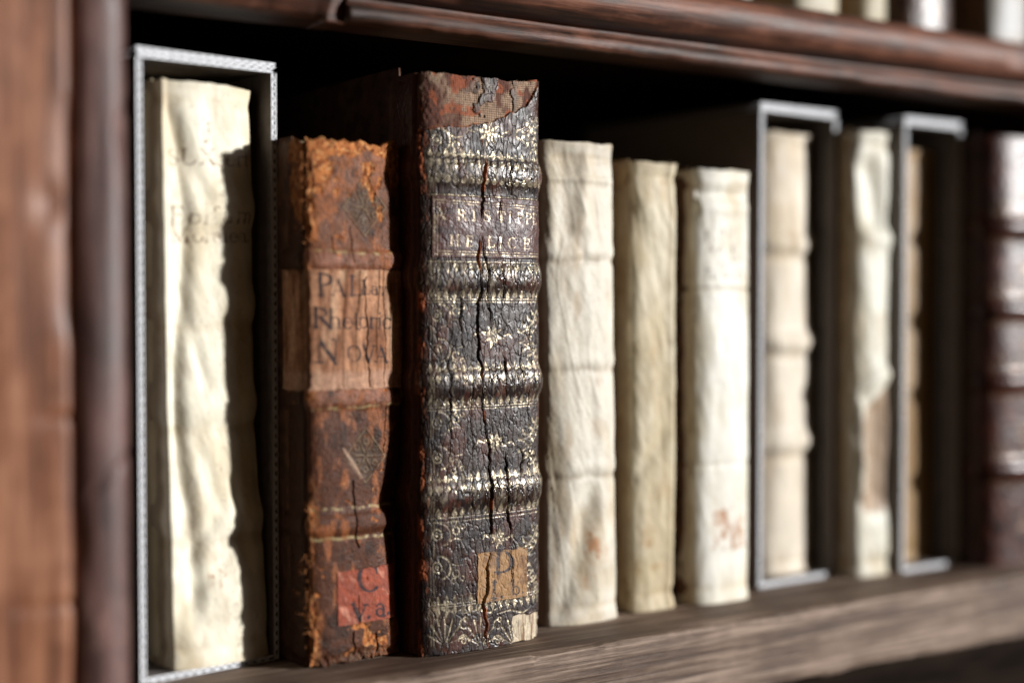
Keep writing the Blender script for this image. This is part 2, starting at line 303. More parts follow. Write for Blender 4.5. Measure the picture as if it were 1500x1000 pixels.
# ------------------------------------------------------------------ letters (strokes on a unit cap height)
TH, TN = 0.17, 0.065
def arc(cx, cy, rx, ry, a0, a1, tw=TH, n=18):
    a = np.radians(np.linspace(a0, a1, n))
    return (np.c_[cx + rx * np.cos(a), cy + ry * np.sin(a)], TN + (tw - TN) * np.cos(a) ** 2)
def ln(*p, w=TH): return (np.array(p, float), np.full(len(p), w))
def sf(x, y, h=0.15): return ln((x - h, y), (x + h, y), w=TN)
b_, t_ = 0.03, 0.97
GL = {
 'A': (.92, [ln((.06, 0), (.42, 1), w=TN), ln((.40, 1), (.78, 0)), ln((.18, .34), (.66, .34), w=TN), sf(.06, b_, .11), sf(.78, b_, .13)]),
 'C': (.88, [arc(.46, .5, .40, .49, 45, 315), ln((.76, .98), (.76, .68), w=TN)]),
 'D': (.98, [ln((.2, 0), (.2, 1)), arc(.3, .5, .52, .47, -90, 90), ln((.05, t_), (.32, t_), w=TN), ln((.05, b_), (.32, b_), w=TN)]),
 'E': (.82, [ln((.2, 0), (.2, 1)), ln((.05, t_), (.68, t_), (.70, .74), w=TN), ln((.05, b_), (.70, b_), (.74, .28), w=TN), ln((.2, .52), (.55, .52), w=TN), ln((.55, .42), (.55, .62), w=TN)]),
 'G': (.95, [arc(.46, .5, .40, .49, 45, 320), ln((.76, .98), (.76, .70), w=TN), ln((.78, .05), (.78, .42)), sf(.76, .42)]),
 'H': (1.0, [ln((.2, 0), (.2, 1)), ln((.78, 0), (.78, 1)), ln((.2, .52), (.78, .52), w=TN), sf(.2, b_), sf(.2, t_), sf(.78, b_), sf(.78, t_)]),
 'I': (.45, [ln((.2, 0), (.2, 1)), sf(.2, b_), sf(.2, t_)]),
 'J': (.55, [ln((.3, 1), (.3, .05), (.18, -.15), (.05, -.12)), sf(.3, t_)]),
 'L': (.8, [ln((.2, 0), (.2, 1)), sf(.2, t_), ln((.05, b_), (.68, b_), (.72, .32), w=TN)]),
 'M': (1.2, [ln((.15, 0), (.2, 1), w=TN), ln((.2, 1), (.55, .05)), ln((.55, .05), (.92, 1), w=TN), ln((.95, 0), (.92, 1)), sf(.15, b_), sf(.95, b_)]),
 'N': (1.05, [ln((.18, 0), (.18, 1), w=TN), ln((.14, 1), (.82, .02)), ln((.82, 0), (.82, 1), w=TN), sf(.18, b_), sf(.10, t_, .12), sf(.82, t_)]),
 'O': (.98, [arc(.48, .5, .41, .49, 0, 360)]),
 'P': (.82, [ln((.2, 0), (.2, 1)), arc(.28, .73, .40, .25, -90, 90), sf(.2, b_), ln((.05, t_), (.3, t_), w=TN)]),
 'R': (.95, [ln((.2, 0), (.2, 1)), arc(.28, .75, .38, .23, -90, 90), sf(.2, b_), ln((.05, t_), (.3, t_), w=TN), ln((.4, .5), (.84, .02))]),
 'S': (.78, [arc(.38, .75, .27, .24, 40, 200, .10), ln((.13, .68), (.40, .52), (.64, .33)), arc(.38, .26, .27, .25, -160, 20, .10), ln((.64, .95), (.62, .72), w=TN), ln((.10, .05), (.12, .3), w=TN)]),
 'T': (.88, [ln((.43, 0), (.43, 1)), ln((.05, .74), (.07, t_), (.80, t_), (.82, .74), w=TN), sf(.43, b_)]),
 'U': (1.0, [ln((.2, 1), (.2, .35)), arc(.49, .35, .29, .34, 180, 360, .12), ln((.78, .35), (.78, 1), w=TN), sf(.2, t_), sf(.78, t_)]),
 'V': (.92, [ln((.1, 1), (.46, 0)), ln((.46, 0), (.80, 1), w=TN), sf(.1, t_, .12), sf(.80, t_, .12)]),
 'X': (.95, [ln((.12, 1), (.80, 0)), ln((.12, 0), (.78, 1), w=TN), sf(.12, b_, .11), sf(.80, b_, .12), sf(.12, t_, .12), sf(.78, t_, .11)]),
 'a': (.62, [arc(.26, .2, .19, .19, 0, 360, .12), ln((.45, .02), (.45, .45), w=.13), arc(.27, .45, .18, .15, 0, 160, .10), ln((.45, .04), (.56, .04), w=TN)]),
 'b': (.68, [ln((.15, 0), (.15, 1), w=.13), arc(.34, .29, .23, .27, 0, 360, .13), ln((.02, t_), (.15, t_), w=TN)]),
 'c': (.56, [arc(.3, .3, .24, .29, 45, 315, .13)]),
 'e': (.58, [arc(.3, .3, .24, .29, 0, 315, .13), ln((.06, .34), (.52, .34), w=TN)]),
 'f': (.42, [ln((.18, 0), (.18, .8), w=.13), arc(.32, .8, .14, .18, 30, 180, .10), ln((.02, .58), (.38, .58), w=TN), sf(.18, b_)]),
 'h': (.72, [ln((.15, 0), (.15, 1), w=.13), arc(.36, .38, .2, .2, 0, 180, .12), ln((.56, .38), (.56, 0), w=.13), sf(.15, b_, .12), sf(.56, b_, .12)]),
 'i': (.34, [ln((.16, 0), (.16, .58), w=.13), ln((.16, .82), (.16, .84), w=.14), sf(.16, b_, .13), ln((.03, .56), (.16, .56), w=TN)]),
 'l': (.34, [ln((.16, 0), (.16, 1), w=.13), sf(.16, b_, .13), ln((.03, t_), (.16, t_), w=TN)]),
 'm': (1.0, [ln((.13, 0), (.13, .58), w=.13), arc(.3, .38, .17, .19, 0, 180, .1), ln((.47, .38), (.47, 0), w=.13), arc(.64, .38, .17, .19, 0, 180, .1), ln((.81, .38), (.81, 0), w=.13)]),
 'n': (.72, [ln((.15, 0), (.15, .58), w=.13), arc(.36, .38, .2, .2, 0, 180, .12), ln((.56, .38), (.56, 0), w=.13), sf(.15, b_, .12), sf(.56, b_, .12)]),
 'o': (.62, [arc(.3, .3, .24, .29, 0, 360, .13)]),
 'p': (.68, [ln((.15, -.35), (.15, .6), w=.13), arc(.34, .29, .23, .27, 0, 360, .13), sf(.15, -.33, .12)]),
 'r': (.5, [ln((.15, 0), (.15, .58), w=.13), arc(.34, .4, .17, .18, 40, 170, .1), sf(.15, b_, .13)]),
 's': (.5, [arc(.25, .44, .17, .14, 30, 210, .1), ln((.1, .38), (.38, .2), w=.11), arc(.25, .15, .17, .14, -160, 30, .1)]),
 't': (.42, [ln((.17, .06), (.17, .78), w=.13), arc(.29, .1, .12, .1, 180, 320, .1), ln((.02, .58), (.36, .58), w=TN)]),
 'v': (.62, [ln((.06, .6), (.3, 0), w=.15), ln((.3, 0), (.54, .6), w=TN), sf(.06, .58, .1), sf(.54, .58, .1)]),
 '.': (.3, [ln((.12, .07), (.13, .08), w=.17)]),
 ':': (.3, [ln((.12, .07), (.13, .08), w=.15), ln((.12, .48), (.13, .49), w=.15)]),
 ' ': (.45, []),
}

# ------------------------------------------------------------------ spine surfaces
class Spine:
    """rounded spine sheet; x across, y into the shelf, z up, all in millimetres"""
    def __init__(s, W, H, D=10, p=2.6, ext=8, ds=0.5, dz=0.5, px=None):
        s.W, s.H, s.D = W, H, D
        ph = np.linspace(0, math.pi, 4001)
        c, si = np.cos(ph), np.sin(ph)
        x = W / 2 - W / 2 * np.sign(c) * np.abs(c) ** (2 / p); y = D * (1 - np.abs(si) ** (2 / p))
        x = np.r_[0, x, W]; y = np.r_[D + ext, y, D + ext]
        L = np.r_[0, np.cumsum(np.hypot(np.diff(x), np.diff(y)))]
        n = int(L[-1] / ds) + 1
        a = np.linspace(0, L[-1], n)
        s.cx, s.cy = np.interp(a, L, x), np.interp(a, L, y)
        tx, ty = np.gradient(s.cx), np.gradient(s.cy); q = np.hypot(tx, ty)
        s.nx, s.ny = ty / q, -tx / q
        side = np.where(s.cx < W / 2, -1, 1)
        s.u = s.cx + side * np.maximum(0, s.cy - 1.2)
        s.u = np.maximum.accumulate(s.u)
        s.z = np.linspace(0, H, int(H / dz) + 1)
        s.U, s.Z = np.meshgrid(s.u, s.z)
        s.h = np.zeros(s.U.shape); s.dx = np.zeros(s.U.shape); s.dzz = np.zeros(s.U.shape)
        s.col = np.zeros(s.U.shape + (3,)); s.rough = np.full(s.U.shape, 0.6); s.metal = np.zeros(s.U.shape)
        s.patches = []
        s.px = px          # (x0, x1, yb0, yb1, yt0, yt1) of the photograph
        s.front = sst(-1, 1.5, s.U) * sst(W + 1, W - 1.5, s.U)
    def P(s, x, y):
        x0, x1, b0, b1, t0, t1 = s.px
        f = (x - x0) / (x1 - x0)
        yb, yt = b0 + (b1 - b0) * f, t0 + (t1 - t0) * f
        return f * s.W, s.H * (yb - y) / (yb - yt)
    def zy(s, y): return s.P((s.px[0] + s.px[1]) / 2, y)[1]
    def mask(s): return np.zeros(s.U.shape)
    def stroke(s, m, pts, wid, soft=0.12):
        pts = np.asarray(pts, float); wid = np.broadcast_to(np.asarray(wid, float), (len(pts),))
        for k in range(len(pts) - 1):
            (ax, ay), (bx, by) = pts[k], pts[k + 1]
            r = max(wid[k], wid[k + 1]) / 2 + soft * 2
            j0, j1 = np.searchsorted(s.u, [min(ax, bx) - r, max(ax, bx) + r]); i0, i1 = np.searchsorted(s.z, [min(ay, by) - r, max(ay, by) + r])
            if j1 <= j0 or i1 <= i0: continue
            X = s.U[i0:i1, j0:j1]; Y = s.Z[i0:i1, j0:j1]
            dx, dy = bx - ax, by - ay; L2 = dx * dx + dy * dy + 1e-12
            t = np.clip(((X - ax) * dx + (Y - ay) * dy) / L2, 0, 1)
            d = np.hypot(X - ax - t * dx, Y - ay - t * dy); ww = wid[k] + (wid[k + 1] - wid[k]) * t
            v = sst(ww / 2 + soft, ww / 2 - soft, d)
            m[i0:i1, j0:j1] = np.maximum(m[i0:i1, j0:j1], v)
    def pstroke(s, m, pts, wid, soft=0.12):            # photograph pixels
        s.stroke(m, [s.P(*p) for p in pts], np.asarray(wid, float) * 0.27, soft)
    def rect(s, x0, x1, y0, y1, soft=0.25, rag=0.0, seed=3):
        """mask of a patch given in photograph pixels; y0 and y1 are its top and bottom"""
        ua, za = s.P(x0, y1); ub, zb = s.P(x1, y0)
        n1 = rag * fbm(s.Z * 0.4, s.U * 0.4, seed, 4); n2 = rag * fbm(s.Z * 0.4 + 50, s.U * 0.4, seed + 5, 4)
        return sst(ua - soft, ua + soft, s.U + n1) * sst(ub + soft, ub - soft, s.U + n1) * sst(za - soft, za + soft, s.Z + n2) * sst(zb + soft, zb - soft, s.Z + n2)
    def text(s, m, txt, x, y, cap, gap=1.0, w=1.0, slope=0.0, soft=0.12, wide=1.0):
        """x, y: left end of the base line in photograph pixels; cap: capital height in pixels"""
        pen = 0.0
        for ch in txt:
            adv, st = GL[ch]
            for pts, ww in st:
                q = [s.P(x + (pen + p[0] * wide) * cap, y - p[1] * cap + slope * (pen + p[0]) * cap) for p in pts]
                s.stroke(m, q, np.asarray(ww) * cap * 0.27 * w, soft)
            pen += adv * gap * wide
    def ragged_crack(s, pts, seed, jit=1.2):
        """wandering line through photograph pixels"""
        q = np.array([s.P(*p) for p in pts]); zz = np.arange(min(q[:, 1]), max(q[:, 1]), 0.5)
        o = np.argsort(q[:, 1]); x = np.interp(zz, q[o, 1], q[o, 0]) + jit * fbm(zz * 0.22, 0 * zz, seed, 4)
        return np.c_[x, zz]
    def build(s, name, mat, parent, slant=0.0, lip=3.0):
        X = s.cx[None, :] + s.nx[None, :] * s.h + s.dx; Y = s.cy[None, :] + s.ny[None, :] * s.h; Z = s.Z + s.dzz
        Z = np.maximum(Z, 0.05)
        X = X + slant * (s.H - Z)
        cols = [s.col, s.rough[..., None], s.metal[..., None]]
        A = np.concatenate(cols, -1)
        # turned-in lips at head and tail
        def lipr(r, dzl):
            c = np.array([s.W / 2, s.D + 6])
            x, y = X[r].copy(), Y[r].copy()
            return np.stack([x + (s.W / 2 - x) * 0.10, y + lip * 0.8 + 0 * x, Z[r] + dzl], -1)
        V = np.stack([X, Y, Z], -1)
        V = np.concatenate([lipr(0, 0.4)[None], V, lipr(-1, -0.2)[None]], 0)
        A = np.concatenate([A[:1], A, A[-1:]], 0)
        hh, ww = V.shape[:2]
        A = A.reshape(-1, 5)
        for (pn, pl, pm, lift) in s.patches:          # glued paper: a sheet of its own, standing off the leather
            pm = np.concatenate([pm[:1] * 0, pm, pm[-1:] * 0], 0).ravel() > 0.5
            F = grid_faces(hh, ww); F = F[pm[F].all(1)]
            rim = pm.reshape(hh, ww).astype(float)
            for _ in range(4): rim = (rim + np.roll(rim, 1, 0) + np.roll(rim, -1, 0) + np.roll(rim, 1, 1) + np.roll(rim, -1, 1)) / 5
            off = lift * (1 + 1.2 * np.clip(1 - rim, 0, 1) * 2 * np.clip(fbm(s.U * 0.25, s.Z * 0.25, 77, 3)[np.r_[0, 0:s.U.shape[0], -1]] + 0.3, 0, 1))
            N = np.zeros((hh, ww, 3)); N[..., 0] = s.nx; N[..., 1] = s.ny
            PV = (V + N * off[..., None]).reshape(-1, 3)
            ids, inv = np.unique(F, return_inverse=True); F = inv.reshape(-1, 4)
            bot = V.reshape(-1, 3)[ids] - N.reshape(-1, 3)[ids] * 0.1; n_ = len(ids)
            E_ = np.concatenate([F[:, [0, 1]], F[:, [1, 2]], F[:, [2, 3]], F[:, [3, 0]]]); key = np.sort(E_, 1); _, i1, cnt = np.unique(key[:, 0].astype(np.int64) * n_ + key[:, 1], return_index=True, return_counts=True)
            B = E_[i1[cnt == 1]]
            o = mesh_obj(pn, np.r_[PV[ids], bot] * 0.001, np.r_[F, np.c_[B[:, 1], B[:, 0], B[:, 0] + n_, B[:, 1] + n_]], mat, parent, {'col': np.r_[A[ids, :3], A[ids, :3]], 'rough': np.r_[A[ids, 3], A[ids, 3]], 'metal': np.zeros(2 * n_)})
            tag(o, pl)
        return mesh_obj(name, V.reshape(-1, 3) * 0.001, grid_faces(hh, ww), mat, parent, {'col': A[:, :3], 'rough': A[:, 3], 'metal': A[:, 4]})

def board(name, x0, x1, y0, y1, z0, z1, mat, parent, slant, H, seed, rag=0.5):
    """one cover board with worn edges (mm)"""
    ny, nz = 40, 60
    y = np.linspace(0, 1, ny); z = np.linspace(0, 1, nz)
    Zg, Yg = np.meshgrid(z, y, indexing='ij')
    edge = np.minimum(np.minimum(Yg * (y1 - y0), (1 - Yg) * (y1 - y0)), np.minimum(Zg * (z1 - z0), (1 - Zg) * (z1 - z0)))
    rnd = sst(0, 1.2, edge)
    vs_, fs = [], []
    yy = y0 + Yg * (y1 - y0) + rag * fbm(Zg * 40, Yg * 0, seed, 4) * (Yg < 0.03); zz = z0 + Zg * (z1 - z0) - np.clip(rag * fbm(Yg * 20, 0 * Zg, seed + 1, 3), 0, 1) * (Zg > 0.97)
    xm = (x0 + x1) / 2; th = (x1 - x0) / 2 * (0.25 + 0.75 * rnd)
    xl = xm - th + 0.15 * fbm(Zg * 12, Yg * 8, seed, 3); xr = xm + th
    L = np.stack([xl + slant * (H - zz), yy, zz], -1).reshape(-1, 3); R = np.stack([xr + slant * (H - zz), yy, zz], -1).reshape(-1, 3)
    F = grid_faces(nz, ny)
    n = nz * ny
    ring = np.r_[np.arange(ny), np.arange(1, nz) * ny + ny - 1, (nz - 1) * ny + np.arange(ny - 2, -1, -1), np.arange(nz - 2, 0, -1) * ny]
    r2 = np.roll(ring, -1)
    Fr = np.c_[ring, r2, r2 + n, ring + n]
    return mesh_obj(name, np.r_[L, R] * 0.001, np.r_[F[:, ::-1], F + n, Fr[:, ::-1]], mat, parent)
def body(book, sp, slant, depth, mboard, bt=2.2, out=0.0, up=2.5, setback=None, seed=1, pages=True):
    W, H = sp.W, sp.H; y0 = sp.D * 0.72 if setback is None else setback
    board('cover_board', -out, -out + bt, y0, depth, 0.05, H + up, mboard, book, slant, H, seed)
    board('cover_board', W - bt + out, W + out, y0, depth, 0.05, H + up, mboard, book, slant, H, seed + 3)
    if pages:
        k = 0.001; a, b = (bt - out + 0.4) * k, (W - bt + out - 0.4) * k
        V = []
        for zz in (1.5, H - 1.0):
            for x, y in ((a, sp.D + 3), (b, sp.D + 3), (b, depth - 3), (a, depth - 3)):
                V.append((x + slant * (H - zz) * k, y * k, zz * k))
        F = [(3, 2, 1, 0), (4, 5, 6, 7), (0, 1, 5, 4), (1, 2, 6, 5), (2, 3, 7, 6), (3, 0, 4, 7)]
        mesh_obj('text_block', V, F, M_page, book, smooth=False)

VEL = np.array([0.70, 0.645, 0.50])
def vellum(sp, seed, tone=VEL, wr=1.0, bands=(), bw=4.0, ba=1.2, stain=0.5, folds=1.0, sag=0.0):
    """wrinkled limp parchment: long folds, cockles, cords, brown stains"""
    U, Z, W, H = sp.U, sp.Z, sp.W, sp.H
    wob = 1.5 * noise(Z * 0.03, U * 0.02, seed + 40)
    h = wr * (1.1 * fbm((U + wob) * 0.09, Z * 0.018, seed, 3) + 0.65 * folds * (1 - 2 * np.abs(noise((U + 3 * wob) * 0.14 + 0.03 * Z, Z * 0.022, seed + 2))) ** 3
              + 0.30 * fbm(U * 0.30 + 0.1 * Z, Z * 0.10, seed + 4, 4) + 0.07 * fbm(U * 1.2, Z * 1.0, seed + 6, 3))
    for zb in bands:
        zc = zb + 1.0 * noise(U * 0.08, zb, seed + 8)
        h = h + ba * np.exp(-((Z - zc) / bw) ** 2) - 0.35 * ba * np.exp(-((Z - zc + bw * 1.5) / (bw * 0.5)) ** 2)
    end = np.minimum(Z, H - Z)
    h = h * (0.35 + 0.65 * sst(0, 10, end)) - 1.1 * np.exp(-((end - 7) / 2.2) ** 2) * wr * (0.6 + 0.4 * noise(U * 0.2, Z * 0, seed)) + 0.5 * np.exp(-(end / 3) ** 2)
    sp.h += h
    sp.dx += 0.9 * wr * noise(Z * 0.03, 0 * Z, seed + 60) * sp.front
    sp.dzz += sst(H - 10, H, Z) * (0.7 * fbm(U * 0.15, 0 * U, seed + 11, 3) - 0.5)
    c = np.ones(U.shape + (3,)) * tone
    blot = fbm(U * 0.06, Z * 0.03, seed + 20, 5); c = mix(c, np.array(tone) * [0.82, 0.76, 0.66], 0.8 * sst(-0.1, 0.45, blot))
    c = mix(c, np.array([0.34, 0.22, 0.10]), stain * sst(0.25, 0.6, fbm(U * 0.12, Z * 0.05, seed + 24, 5)))
    c = mix(c, np.array([0.20, 0.12, 0.055]), 0.7 * stain * sst(0.42, 0.60, fbm(U * 0.7, Z * 0.5, seed + 28, 4)))
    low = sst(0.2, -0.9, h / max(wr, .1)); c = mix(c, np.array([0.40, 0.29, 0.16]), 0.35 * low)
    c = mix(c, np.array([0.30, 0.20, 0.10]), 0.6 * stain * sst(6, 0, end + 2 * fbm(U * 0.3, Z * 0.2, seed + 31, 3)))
    c = mix(c, np.array([0.20, 0.125, 0.065]), 0.75 * sst(-1.0, -4.0, U + 1.5 * fbm(Z * 0.1, U * 0.1, seed + 35, 3)))      # shade of the left side painted in brown, over the joint
    sp.col[:] = c; sp.rough[:] = 0.52 + 0.12 * blot
    return h

# ================================================================== books and slipcases
K = 0.001
def slipcase(name, label, loc, rot, W, H, depth, group, fl=1, dirt=0.0, t=2.1):
    """corrugated card slipcase, open in front (mm); liners with a wave between"""
    o = thing(name, label, 'slipcase', loc, rot, group)
    li = 0.38
    def wave(parent, along, a0, a1, c0, c1, y0, y1, per=3.5):
        n = int((a1 - a0) / per * 10) + 1
        a = np.linspace(a0, a1, n); ys = np.array([y0, y1])
        c = (c0 + c1) / 2 + (c1 - c0) / 2 * np.sin(2 * np.pi * (a - a0) / per) + 0.05 * noise(a * 0.9, 0 * a, 3)
        th = 0.30
        rows = []
        for (yy, cc) in ((y0, c - th), (y0, c + th), (y1, c + th), (y1, c - th)):
            P = np.stack([a, np.full(n, yy) + 0.12 * noise(a * 1.5, 0 * a, 5) * (yy == y0), cc], -1) if along == 'x' else np.stack([cc, np.full(n, yy) + 0.12 * noise(a * 1.5, 0 * a, 5) * (yy == y0), a], -1)
            rows.append(P)
        V = np.concatenate(rows); F = []
        for q in range(4):
            i = np.arange(n - 1); r0, r1 = q * n, ((q + 1) % 4) * n
            F.append(np.c_[r0 + i, r0 + i + 1, r1 + i + 1, r1 + i])
        mesh_obj('corrugation', V * K, np.concatenate(F), M_flute, parent)
    def liner(name, x0, x1, z0, z1, y0=0.0):
        B = []
        if (x1 - x0) < (z1 - z0):
            B = [(x0, x0 + li, y0, depth, z0, z1), (x1 - li, x1, y0, depth, z0, z1)]
        else:
            B = [(x0, x1, y0, depth, z0, z0 + li), (x0, x1, y0, depth, z1 - li, z1)]
        ob = boxes(name, [tuple(v * K for v in b) for b in B], M_card, o)
        ob.data.materials.append(M_flute); ob.data.polygons.foreach_set('material_index', [1 if q % 6 == 2 else 0 for q in range(6 * len(B))])   # pale cut edge
        return ob
    top = 2 * t - 0.6 if fl else t
    p = liner('side_panel', 0, t, 0.05, H - top - 0.05); wave(p, 'z', 0.3, H - top - 0.4, li + .12, t - li - .12, 0.15, depth - 1)
    p = liner('side_panel', W - t, W, 0.05, H - top - 0.05); wave(p, 'z', 0.3, H - top - 0.4, W - t + li + .12, W - li - .12, 0.15, depth - 1)
    p = liner('floor_panel', t + 0.05, W - t - 0.05, 0.05, t); wave(p, 'x', t + .4, W - t - .3, li + .15, t - li - .12, 0.15, depth - 1)
    for q in range(2 if fl else 1):
        z1 = H - q * (t - 0.3); xx = 0.6 * q
        p = liner('top_panel', 0.0 + xx, W - xx - 0.3, z1 - t + 0.35, z1, 0.0 if q == 0 else 0.5); wave(p, 'x', 0.3 + xx, W - 0.6 - xx, z1 - t + .35 + li + .12, z1 - li - .12, 0.15 + 0.5 * q, depth - 1)
    boxes('back_panel', [tuple(v * K for v in (t, W - t, depth - 2.2, depth - 0.2, t + .1, H - top - .1))], M_card, o)
    return o

def make_book(name, label, cat, xl, y, W, H, rot=0.0, z=0.0, group=None):
    return thing(name, label, cat, (xl, y, z + 0.0002), rad(rot), group)

# --- slipcase with the first vellum book
slipcase('card_slipcase', 'pale grey corrugated card slipcase beside the wooden post, leftmost in the row', (0.1640, 0.4800, 0.0002), rad(7.0), 55.5, 220.8, 128, 'corrugated card slipcases')
bk = make_book('vellum_book', 'wrinkled cream vellum book with faded brown title inside the leftmost slipcase', 'book', 0.1745, 0.4855, 0, 0, 6.0, 0.00215)
sp = Spine(38, 209.5, D=7, p=3.0, ext=6, ds=0.30, dz=0.30, px=(250, 372, 978, 955, 116, 130))
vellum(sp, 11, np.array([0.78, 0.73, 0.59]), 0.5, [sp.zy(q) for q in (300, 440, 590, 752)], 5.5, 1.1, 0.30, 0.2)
sp.h += 3.2 * sst(90, 8, sp.Z) * sp.front + 1.2 * sst(150, 40, sp.Z) * sp.front
fx, fz = sp.P(300, 860)
sp.h -= 2.4 * np.exp(-(((sp.U - 6 - 2.5 * np.sin(sp.Z * 0.05)) / 3.4) ** 2)) * sst(8, 30, sp.Z) * sst(sp.H - 4, sp.H - 30, sp.Z)       # long hollow beside the joint
sp.h += 1.1 * np.exp(-(((sp.U - 1.0) / 1.6) ** 2)) * sst(6, 25, sp.Z)
for (x0, y0, x1, y1, wd, dep) in ((262, 830, 300, 760, 3.0, 1.8), (265, 880, 330, 790, 3.5, 1.6), (345, 830, 330, 700, 2.5, 1.5), (258, 160, 305, 290, 3.2, 1.6), (270, 420, 300, 560, 2.5, 1.2), (285, 640, 310, 740, 3.0, 1.1)):
    a = np.array(sp.P(x0, y0)); b = np.array(sp.P(x1, y1)); d = b - a; t = np.clip(((sp.U - a[0]) * d[0] + (sp.Z - a[1]) * d[1]) / (d @ d), 0, 1)
    dd = np.hypot(sp.U - a[0] - t * d[0], sp.Z - a[1] - t * d[1]); sp.h -= 0.6 * dep * np.exp(-(dd / wd) ** 2)
ink = sp.mask()
sp.text(ink, 'J', 303, 205, 24, 1, 0.7, soft=0.25)
sp.text(ink, 'SUX', 259, 241, 23, 0.95, 0.9, soft=0.25); sp.text(ink, 'cert', 318, 243, 24, 1.0, 0.9, soft=0.25)
sp.text(ink, 'Epif', 260, 327, 26, 1.05, 0.8, soft=0.25); sp.text(ink, 'am', 326, 325, 26, 1.05, 0.9, soft=0.25)
sp.text(ink, 'Moralea.', 262, 353, 22, 1.0, 0.95, soft=0.25)
ink *= sst(-0.55, 0.15, fbm(sp.U * 0.5, sp.Z * 0.4, 77, 4))
sp.col = mix(sp.col, np.array([0.11, 0.045, 0.018]), 0.9 * ink)
rust = np.exp(-(((sp.U - sp.P(305, 830)[0]) / 3.5) ** 2 + ((sp.Z - sp.P(305, 835)[1]) / 5) ** 2)) * sst(0.0, 0.5, fbm(sp.U * 0.6, sp.Z * 0.5, 79, 4)); sp.col = mix(sp.col, np.array([0.34, 0.13, 0.04]), 0.8 * rust)
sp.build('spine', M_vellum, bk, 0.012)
body(bk, sp, 0.012, 110, mat_plain('cream_vellum_board', (0.42, 0.35, 0.22), (0.60, 0.52, 0.36), 60, 0.6, 0.3), 2.0, 0.4, 0.6, 7.5, seed=5)

# --- worn brown calf book
bk = make_book('calf_book', 'worn brown leather book with torn orange edges and tan paper title label', 'book', 0.2214, 0.4645, 0, 0, 5.5)
sp = Spine(43.2, 192.5, D=7, p=4.2, ext=11, ds=0.2, dz=0.2, px=(436, 588, 984, 952, 198, 206))
U, Z, W, H = sp.U, sp.Z, sp.W, sp.H
zb = [sp.zy(q) for q in (378, 578, 762)]
h = 0.35 * fbm(U * 0.08, Z * 0.03, 101, 3) + 0.10 * fbm(U * 0.5, Z * 0.5, 103, 4) + 0.05 * fbm(U * 2.2, Z * 1.6, 105, 3)
for q in zb: h += 1.5 * np.exp(-(((Z - q) / 3.6) ** 4))
h -= 1.2 * sst(W - 9, W + 1, U)                    # spine slumped back on the right
# hollow towards the right between the lower bands
hx, hz = sp.P(578, 735); h -= 4.2 * np.exp(-(((U - hx) / 11) ** 2 + ((Z - hz) / 17) ** 2)); hx, hz = sp.P(590, 850); h -= 2.2 * np.exp(-(((U - hx) / 8) ** 2 + ((Z - hz) / 20) ** 2))
base = np.array([0.135, 0.050, 0.023]); c = np.ones(U.shape + (3,)) * base; c = mix(c, np.array([0.070, 0.024, 0.011]), sst(sp.zy(560), sp.zy(620), Z))
dk = fbm(U * 0.16, Z * 0.12, 111, 5); c = mix(c, np.array([0.026, 0.011, 0.006]), 0.85 * sst(0.05, 0.45, dk))
c = mix(c, np.array([0.27, 0.092, 0.034]), 0.75 * sst(0.08, 0.40, fbm(U * 0.28, Z * 0.12, 113, 5)))
rough = 0.52 + 0.2 * fbm(U * 0.3, Z * 0.3, 117, 3)
# vertical creases and fine craquelure
cr = sst(0.10, 0.0, worley(U * 0.42 + 0.25 * fbm(U, Z * 0.5, 121, 3), Z * 0.20, 119)); cr2 = sst(0.10, 0.0, worley(U * 1.0 + 0.3 * noise(U, Z, 5), Z * 0.8, 120))
h -= 0.10 * cr + 0.015 * cr2; c = mix(c, np.array([0.016, 0.009, 0.006]), 0.45 * cr)
# flayed head: orange suede where the grain has gone
n1 = fbm(U * 0.16, Z * 0.11, 131, 5)
head = sst(sp.zy(365), sp.zy(260), Z) * 0.60 + sst(sp.zy(235), sp.zy(205), Z) * 0.35
fl = sst(0.50, 0.66, head + 0.75 * n1 + 0.20 * sst(14, 0, U) - 0.06)
lower = np.exp(-(((Z - sp.zy(938)) / 6) ** 2)) * sst(10, 18, U) * sst(40, 30, U); fl = np.maximum(fl, sst(0.45, 0.60, lower * 0.52 + 0.8 * fbm(U * 0.25, Z * 0.3, 132, 4)))
edge_l = sst(3.4, 0.4, np.abs(U - 0.6) + 2.6 * fbm(Z * 0.10, U * 0.25, 133, 5)) * sst(-0.35, 0.15, fbm(Z * 0.045, 0 * U, 134, 3) + 0.5 * sst(sp.zy(360), sp.zy(330), Z)) * (1 - 0.75 * sst(sp.zy(566), sp.zy(560), Z) * sst(sp.zy(390), sp.zy(396), Z)); fl = np.maximum(fl, edge_l * 0.95)
edge_r = sst(2.0, 0.4, W - U + 2.2 * fbm(Z * 0.2, 0 * Z, 137, 4)); fl = np.maximum(fl, 0.6 * edge_r * sst(sp.zy(330), sp.zy(300), Z))
suede = np.array([0.40, 0.145, 0.048]); sc_ = mix(np.ones(U.shape + (3,)) * suede, np.array([0.18, 0.052, 0.018]), sst(-0.1, 0.4, fbm(U * 0.7, Z * 0.6, 139, 4)))
sc_ = mix(sc_, np.array([0.62, 0.34, 0.14]), 0.6 * sst(0.1, 0.5, fbm(U * 0.9, Z * 0.9, 141, 3)))
c = c * (1 - fl[..., None]) + sc_ * fl[..., None]; rough = rough * (1 - fl) + 0.92 * fl
h += fl * (-0.25 + 0.40 * fbm(U * 0.6, Z * 0.4, 143, 5) + 0.12 * fbm(U * 3, Z * 1.8, 145, 2)) + edge_l * 0.9 * fbm(Z * 0.22, U * 0.5, 147, 4)
dx_ = -edge_l * (0.6 + 1.2 * fbm(Z * 0.25, U * 0.1, 149, 5))
